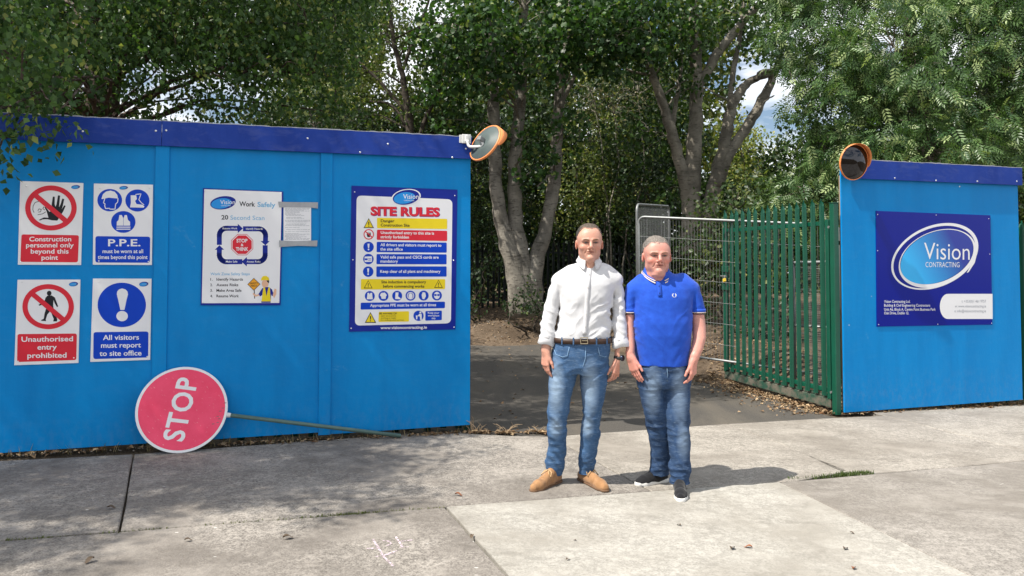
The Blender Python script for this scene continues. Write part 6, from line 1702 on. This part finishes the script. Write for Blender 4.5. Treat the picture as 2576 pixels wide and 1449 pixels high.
C2 = dict(
    label='shorter man in a royal blue polo shirt, dark jeans and black trainers',
    hgt=.94, chin=(1653, 686, Y2 - .03), hk=1.07, skin=(.57, .285, .23), face=dict(jaw=1.08, wide=1.15, neck=.068, red=.75, stub=.2, brow=(.27, .15, .105), double=True),
    hair=dict(t=.0030, top=.006, fade=.016, dens=.30, c0=(.24, .21, .185), c1=(.20, .18, .165), ly=(-.12, -.080, -.055, -.03, -.005, .01, .035, .06, .14), lz=(.198, .190, .184, .160, .120, .100, .098, .075, .050), rec=.012),
    torso=[(916, 1602, 1730, Y2, .138), (900, 1601, 1733, Y2, .142), (870, 1597, 1736, Y2, .148), (840, 1594, 1738, Y2 - .005, .152), (810, 1593, 1739, Y2 - .005, .150), (780, 1593, 1740, Y2, .142), (750, 1594, 1741, Y2, .134), (726, 1594, 1740, Y2 + .01, .124), (712, 1600, 1735, Y2 + .015, .110), (700, 1618, 1716, Y2 + .022, .092), (690, 1628, 1692, Y2 + .026, .078), (684, 1632, 1686, Y2 + .03, .072)],
    pelvis=[(905, 1606, 1728, Y2, .130), (925, 1604, 1733, Y2, .135), (945, 1604, 1735, Y2, .135), (965, 1605, 1736, Y2, .128), (972, 1607, 1734, Y2, .11)],
    shoulder=[((1616, 708, Y2 + .018), (1595, 728, Y2 + .012), .056, .057), ((1716, 706, Y2 + .018), (1739, 728, Y2 + .012), .056, .058)],
    nape=((1656, 702, Y2 + .03), (1658, 716, Y2 + .025), .066, .090),
    arms=[[(724, 1578, 1604, Y2 + .01, .05), (730, 1573, 1604, Y2 + .01, .060), (744, 1571, 1604, Y2 + .01, .062), (765, 1570, 1600, Y2 + .01, .060), (790, 1571, 1597, Y2 + .01, .052), (820, 1572, 1596, Y2 + .0, .048), (850, 1573, 1597, Y2 - .02, .044), (875, 1574, 1597, Y2 - .045, .038), (898, 1577, 1596, Y2 - .06, .029)],
          [(724, 1730, 1754, Y2 + .01, .05), (730, 1729, 1759, Y2 + .01, .062), (744, 1730, 1765, Y2 + .01, .064), (765, 1731, 1770, Y2 + .01, .062), (790, 1736, 1771, Y2 + .01, .054), (820, 1741, 1775, Y2 - .01, .052), (850, 1743, 1776, Y2 - .045, .049), (880, 1738, 1768, Y2 - .075, .041), (905, 1733, 1757, Y2 - .095, .032)]],
    bare=(True, True), sleeve_z=(DP(1650, 784, Y2) - o2)[2], flare=.007, vneck=((1652, 690, Y2), (.034, .07, .040)), wrinkle=.0052, bellyz=1.05, topname='polo_shirt', topmat=M_POLO,
    hands=[dict(w=(1586, 898, Y2 - .065), d=(.26, -.20, -1), side=(.60, -.80, 0), back=(-.80, -.55, 0), L=.190, curl=(.14, .18, .20, .26), ti=.10), dict(w=(1745, 907, Y2 - .10), d=(-.10, -.10, -1), side=(-.62, -.78, 0), back=(.75, -.66, 0), L=.188, curl=(.32, .36, .42, .5), ti=.3)],
    legs=[[(945, 1604, 1672, Y2, .104), (965, 1605, 1672, Y2, .104), (1000, 1611, 1674, Y2, .095), (1030, 1619, 1679, Y2 + .01, .087), (1062, 1627, 1682, Y2 + .03, .081), (1095, 1632, 1684, Y2 + .06, .079), (1125, 1637, 1686, Y2 + .09, .078), (1155, 1637, 1686, Y2 + .11, .075), (1175, 1636, 1684, Y2 + .12, .073), (1191, 1637, 1681, Y2 + .125, .069)],
          [(945, 1665, 1735, Y2, .104), (965, 1666, 1736, Y2 - .005, .104), (1000, 1668, 1736, Y2 - .02, .096), (1030, 1672, 1735, Y2 - .03, .088), (1062, 1677, 1735, Y2 - .04, .082), (1095, 1681, 1735, Y2 - .05, .080), (1125, 1684, 1735, Y2 - .055, .079), (1155, 1686, 1735, Y2 - .06, .077), (1190, 1684, 1735, Y2 - .06, .075), (1214, 1686, 1733, Y2 - .06, .070)]],
    knee=(DP(1650, 1070, Y2) - o2)[2], crotch=(DP(1650, 955, Y2) - o2)[2], ank=(DP(1650, 1195, Y2) - o2)[2], hem=(),
    denim=denim('dark_blue_denim', (.040, .082, .175), (.23, .31, .42), (.020, .042, .095), [((-.10, -.10, .68), (.07, .16, .24)), ((.09, -.12, .68), (.075, .16, .26)), ((.11, -.14, .36), (.06, .16, .16))]), seam=(.12, .19, .28), extra=extra2)
man2 = person(o2, C2)
shoe(man2, G(1676, 1211), G(1602, 1221), o2, M_BLACKC, M_RUBW, 'trainer')
shoe(man2, G(1709, 1226), G(1712, 1264), o2, M_BLACKC, M_RUBW, 'trainer')
# ================================================================== small things on the ground
def flat_leaves(name, pts, size, cols, lift=.006, parent=None, org=(0, 0, 0), mat=None):
    pts = np.array(pts); n = len(pts); V0, F0 = T_SMALL
    w = RNG.uniform(0, 2 * math.pi, n); d = np.stack([np.cos(w), np.sin(w), RNG.normal(size=n) * .25], 1); d = unit(d)
    nn = unit(np.stack([RNG.normal(size=n) * .35, RNG.normal(size=n) * .35, np.ones(n)], 1)); x = unit(np.cross(d, nn)); nn = np.cross(x, d)
    sz = (size * RNG.uniform(.4, 1.4, n))[:, None, None]; C = pts + np.array([0, 0, lift])
    V = (C - np.array(org))[:, None, :] + sz * (x[:, None, :] * V0[None, :, 0:1] + d[:, None, :] * V0[None, :, 1:2] + nn[:, None, :] * V0[None, :, 2:3] * 2)
    FA = (F0[None] + (np.arange(n) * 4)[:, None, None]).reshape(-1, 3); a, b = np.array(cols[0]), np.array(cols[1]); q = RNG.random((n, 1))
    t = (a * (1 - q) + b * q) * RNG.uniform(.6, 1.3, (n, 1))
    return mesh_np(name, V.reshape(-1, 3), FA, mat or M_LITTER, parent, False, np.repeat(t, 4, axis=0))
DRY = ((.13, .065, .030), (.42, .31, .19))
P = []
def strip(s0, s1, y0, y1, n, dz=0.0, clump=None):
    for _ in range(n):
        s = RNG.uniform(s0, s1); y = RNG.triangular(y0, (y0 + y1 * 2) / 3, y1)
        if clump is not None and (math.sin(s * clump) + math.sin(s * clump * 2.7 + 1)) < RNG.uniform(-1.6, .8): continue
        P.append(w_of(s, y, dz))
strip(-1.2, 3.7, -.10, .05, 380, 0, 4.1); strip(.2, 3.8, -.045, .02, 120, .004); strip(7.9, 11.5, -.05, .14, 600, 0, 3.3); strip(8.0, 11.5, .0, .14, 260, .006)
for _ in range(1500):                                   # along the foot of the open gate and the bank
    u = RNG.uniform(-.05, 1.15); off = abs(RNG.normal()) * .30
    x = Hg[0] + gdir.x * u - off * .9; y = Hg[1] + gdir.y * u - off * .25
    if loc2((x, y, 0))[1] > .05: P.append(np.array([x, y, gnd(x, y) - .006]))
for _ in range(2600):
    s = RNG.uniform(3.2, 9.5); y = RNG.uniform(7.5, 12.5); p = w_of(s, y); p[2] = SLOPE * s + bank_h(s, y) + .004
    if bank_h(s, y) > -.02 or RNG.random() < .15: P.append(p)
for _ in range(1500):
    s = RNG.uniform(8.1, 9.6); y = RNG.uniform(.5, 4.5); p = w_of(s, y); p[2] = SLOPE * s + bank_h(s, y) + .004; P.append(p)
for _ in range(220):
    s = RNG.uniform(3.9, 7.9); y = RNG.uniform(.2, 8.5); P.append(w_of(s, y, -.008))
o = flat_leaves('leaf_litter', P, .045, DRY); o['kind'] = 'stuff'
# small stones and crumbs in the litter
m = MB()
for k in range(500):
    if k < 200: p = w_of(RNG.uniform(-1, 3.8), RNG.uniform(-.09, .05), .004)
    elif k < 330: p = w_of(RNG.uniform(7.9, 11.5), RNG.uniform(-.04, .14), .004)
    else:
        s = RNG.uniform(4, 8); y = RNG.uniform(7.6, 10.5); p = w_of(s, y); p[2] = SLOPE * s + max(bank_h(s, y), -.01) + .01
    r = RNG.uniform(.004, .014) * (2.2 if k >= 330 else 1); a = [tuple(p + r * RNG.uniform(.6, 1.1) * np.array(d)) for d in ((1, 0, 0), (0, 1, 0), (-1, 0, 0), (0, -1, 0), (0, 0, .8), (0, 0, -.6))]
    m.add(a, [(0, 1, 4), (1, 2, 4), (2, 3, 4), (3, 0, 4), (1, 0, 5), (2, 1, 5), (3, 2, 5), (0, 3, 5)])
o = m.build('stones', soil_mat('stone_crumb', (.16, .14, .12), (.34, .30, .26), (.42, .38, .33))); o['kind'] = 'stuff'
# moss and grass in the joints
def blades(name, pts, h, cols, lean=.5):
    V = []; T = []; n = len(pts)
    for p in pts:
        w = RNG.uniform(0, 6.28); L = h * RNG.uniform(.4, 1.3); d = np.array([math.cos(w), math.sin(w), 0]); sd = np.array([-d[1], d[0], 0]) * .0028
        p = np.array(p); t = p + d * L * lean * RNG.uniform(.2, 1.2) + np.array([0, 0, L]); mid = (p * .5 + t * .5) + np.array([0, 0, L * .12])
        V += [p - sd, p + sd, mid + sd * .8, mid - sd * .8, t, t]; q = RNG.random(); c = np.array(cols[0]) * (1 - q) + np.array(cols[1]) * q; T += [c] * 6
    FA = []
    for i in range(n): FA += [(6 * i, 6 * i + 1, 6 * i + 2, 6 * i + 3), (6 * i + 3, 6 * i + 2, 6 * i + 4, 6 * i + 5)]
    return mesh_np(name, np.array(V), np.array(FA), M_LEAF, None, False, np.array(T))
def joint_pts(a, b, n, wdt, f=None):
    out = []
    for _ in range(n):
        u = RNG.random()
        if f is not None and RNG.random() > f(u): continue
        p = np.array(a) * (1 - u) + np.array(b) * u; q = w_of(p[0] + RNG.normal() * wdt, p[1] + RNG.normal() * wdt, -.012); out.append(q)
    return out
pts = joint_pts(gl(640, 1311), gl(1120, 1275), 1500, .010, lambda u: .15 + .85 * max(0, math.sin(u * 7 + 4.4)) ** 1.5)
pts += joint_pts(gl(0, 1360), gl(640, 1311), 350, .007, lambda u: .5 + .5 * math.sin(u * 15))
o = blades('moss', pts, .020, ((.06, .07, .018), (.14, .17, .035)), .8); o['kind'] = 'stuff'
pts = joint_pts(gl(1985, 1205), gl(2190, 1190), 500, .010, lambda u: .25 + .75 * u ** 1.5) + joint_pts(gl(2110, 1194), gl(2188, 1190), 350, .018)
o = blades('grass', pts, .032, ((.04, .07, .018), (.11, .15, .04)), .6); o['kind'] = 'stuff'
pts = joint_pts((-1, -.02), (3.7, -.02), 120, .02) + joint_pts((7.95, .08), (11, .08), 260, .03)
o = blades('dry_grass', pts, .085, ((.16, .12, .05), (.36, .29, .16)), .7); o['kind'] = 'stuff'
# dry weeds at the end of the long hoarding
M_DRYST = plain('dry_stalk', (.38, .28, .18), .9, 0, .2, .4, 30)
def weed(px, py, n, h, label, fall=.6):
    b = G(px, py); root = empty('dry_weed', tuple(b)); tag(root, label, 'weed'); m = MB(); r = random.Random(int(px))
    for i in range(n):
        w = r.uniform(-.6, 3.7); L = h * r.uniform(.5, 1.2); d = Vector((math.cos(w), math.sin(w) * .5, 0)); q = [Vector((r.uniform(-.05, .05), r.uniform(-.02, .02), -.01))]
        for k in range(4): q.append(q[-1] + (d * fall * r.uniform(.5, 1.3) + Vector((r.uniform(-.3, .3), r.uniform(-.2, .2), 1 - fall * .4 * k))) * L / 4)
        for p in q[1:]: p.z = max(p.z, .006)
        m.tube(q, [.004, .0035, .003, .0025, .0012], 5)
        if r.random() < .6: m.tube([q[2], q[2] + Vector((r.uniform(-.06, .06), r.uniform(-.03, .03), r.uniform(.02, .07)))], [.0022, .001], 4)
    m.build('stalks', M_DRYST, root)
    pp = [np.array((r.gauss(0, .07), r.gauss(0, .025), .004)) for _ in range(60)]
    flat_leaves('dead_leaves', pp, .05, DRY, .004, root)
weed(1195, 1088, 13, .20, 'tangle of dry brown weed stalks at the lower right corner of the long hoarding')
weed(1270, 1090, 8, .17, 'few pale bent dry stalks on the driveway edge, right of the weed tangle', .9)
weed(1352, 1089, 6, .10, 'smallest dry weed sprig on the driveway edge, nearest the man in white', .8)
# fallen leaves one can count
LV = [((1708, 1324), 'round brown dead leaf on the pale slab straight below the black trainer', .045), ((1842, 1383), 'long thin brown leaf, left one of a pair on the pale slab', .07), ((1882, 1380), 'curled reddish brown leaf, right one of a pair on the pale slab', .06),
      ((2127, 1384), 'dark crumpled leaf with a twig near the right side of the pale slab', .06), ((2144, 1344), 'small dark leaf fleck high on the right side of the pale slab', .035), ((2147, 1433), 'reddish leaf at the bottom edge of the pale slab', .06),
      ((1187, 1353), 'brown leaf lying on the left edge of the pale slab', .05), ((1154, 1248), 'orange brown leaf just behind the pale slab corner', .07), ((1446, 1362), 'tiny dark leaf alone in the left half of the pale slab', .03), ((1429, 1411), 'thin grey leaf near the bottom left of the pale slab', .04),
      ((225, 1415), 'dark curled leaf on the shaded slab at bottom left', .075), ((474, 1362), 'dull green brown leaf on the front left slab below the mossy joint', .055), ((725, 1356), 'thin brown twig-like leaf on the front left slab', .08), ((281, 1281), 'dark bent leaf beside the dirty joint left of the lollipop', .07), ((1676, 1212), '', 0)]
for (q, lab, sz) in LV:
    if not sz: continue
    b = G(*q); r = random.Random(q[0]); sz *= .75; a = r.uniform(0, 6.28); V = []
    for i in range(7):
        u = i / 6; wd = .28 * math.sin(math.pi * min(1, u * .95 + .03)) ** .8
        for k in (-1, 0, 1): V.append(((u - .5) * sz, k * wd * sz, sz * (.10 + .16 * abs(k) * math.sin(3 * u + 1) + .10 * math.sin(4 * u))))
    ca, sa_ = math.cos(a), math.sin(a); V = [(x * ca - y * sa_, x * sa_ + y * ca, max(.001, z)) for x, y, z in V]
    m = MB(); m.add(V, [(3 * i + k, 3 * i + 3 + k, 3 * i + 4 + k, 3 * i + 1 + k) for i in range(6) for k in (0, 1)])
    red = 'red' in lab or 'orange' in lab
    o = m.build('dead_leaf', plain('dead_leaf_red' if red else 'dead_leaf_brown', (.26, .10, .045) if red else (.10, .07, .045), .8), None, True); o.location = (b[0], b[1], b[2] + .006); tag(o, lab, 'leaf')
# sprayed survey mark
m = MB(); kk = lambda x, y: G(859 + x / 3, 966 + y / 3, .0025)
def stroke(pts, w):
    for a, b in zip(pts[:-1], pts[1:]):
        n = 6; a, b = np.array(a, float), np.array(b, float); d = (b - a) / (np.linalg.norm(b - a) + 1e-6); nn = np.array([-d[1], d[0] * .7])
        V = []
        for i in range(n + 1):
            c = a + (b - a) * i / n; ww = w * random.uniform(.6, 1.15) / 2
            V += [kk(*(c + nn * ww)), kk(*(c - nn * ww))]
        m.add(V, [(2 * i, 2 * i + 2, 2 * i + 3, 2 * i + 1) for i in range(n)])
for q, w in (([(238, 1172), (280, 1240), (325, 1310), (392, 1374)], 22), ([(192, 1240), (272, 1240)], 12), ([(258, 1302), (320, 1290), (420, 1256)], 12), ([(330, 1292), (398, 1270)], 10), ([(312, 1178), (362, 1188), (378, 1206), (335, 1222)], 10), ([(408, 1150), (436, 1190), (462, 1232)], 18), ([(425, 1190), (535, 1176)], 10), ([(440, 1234), (506, 1226)], 9)):
    stroke(q, w)
t = NT('faded_pink_spray'); v = t.obj(); n = t.noise(v, 60, 3, .7)
t.set((.62, .50, .56), .9); tr = t.new('BsdfTransparent'); ms = t.new('MixShader'); t.l.new(t.ramp(n, .42, .58), ms.inputs[0]); t.l.new(tr.outputs[0], ms.inputs[1]); t.l.new(t.b.outputs[0], ms.inputs[2]); t.l.new(ms.outputs[0], t.out.inputs['Surface'])
o = m.build('paint_mark', t.m); tag(o, 'faded pink sprayed scribble on the front slab left of the pale slab', 'paint mark')
# broken twigs and rubble behind the mesh fence
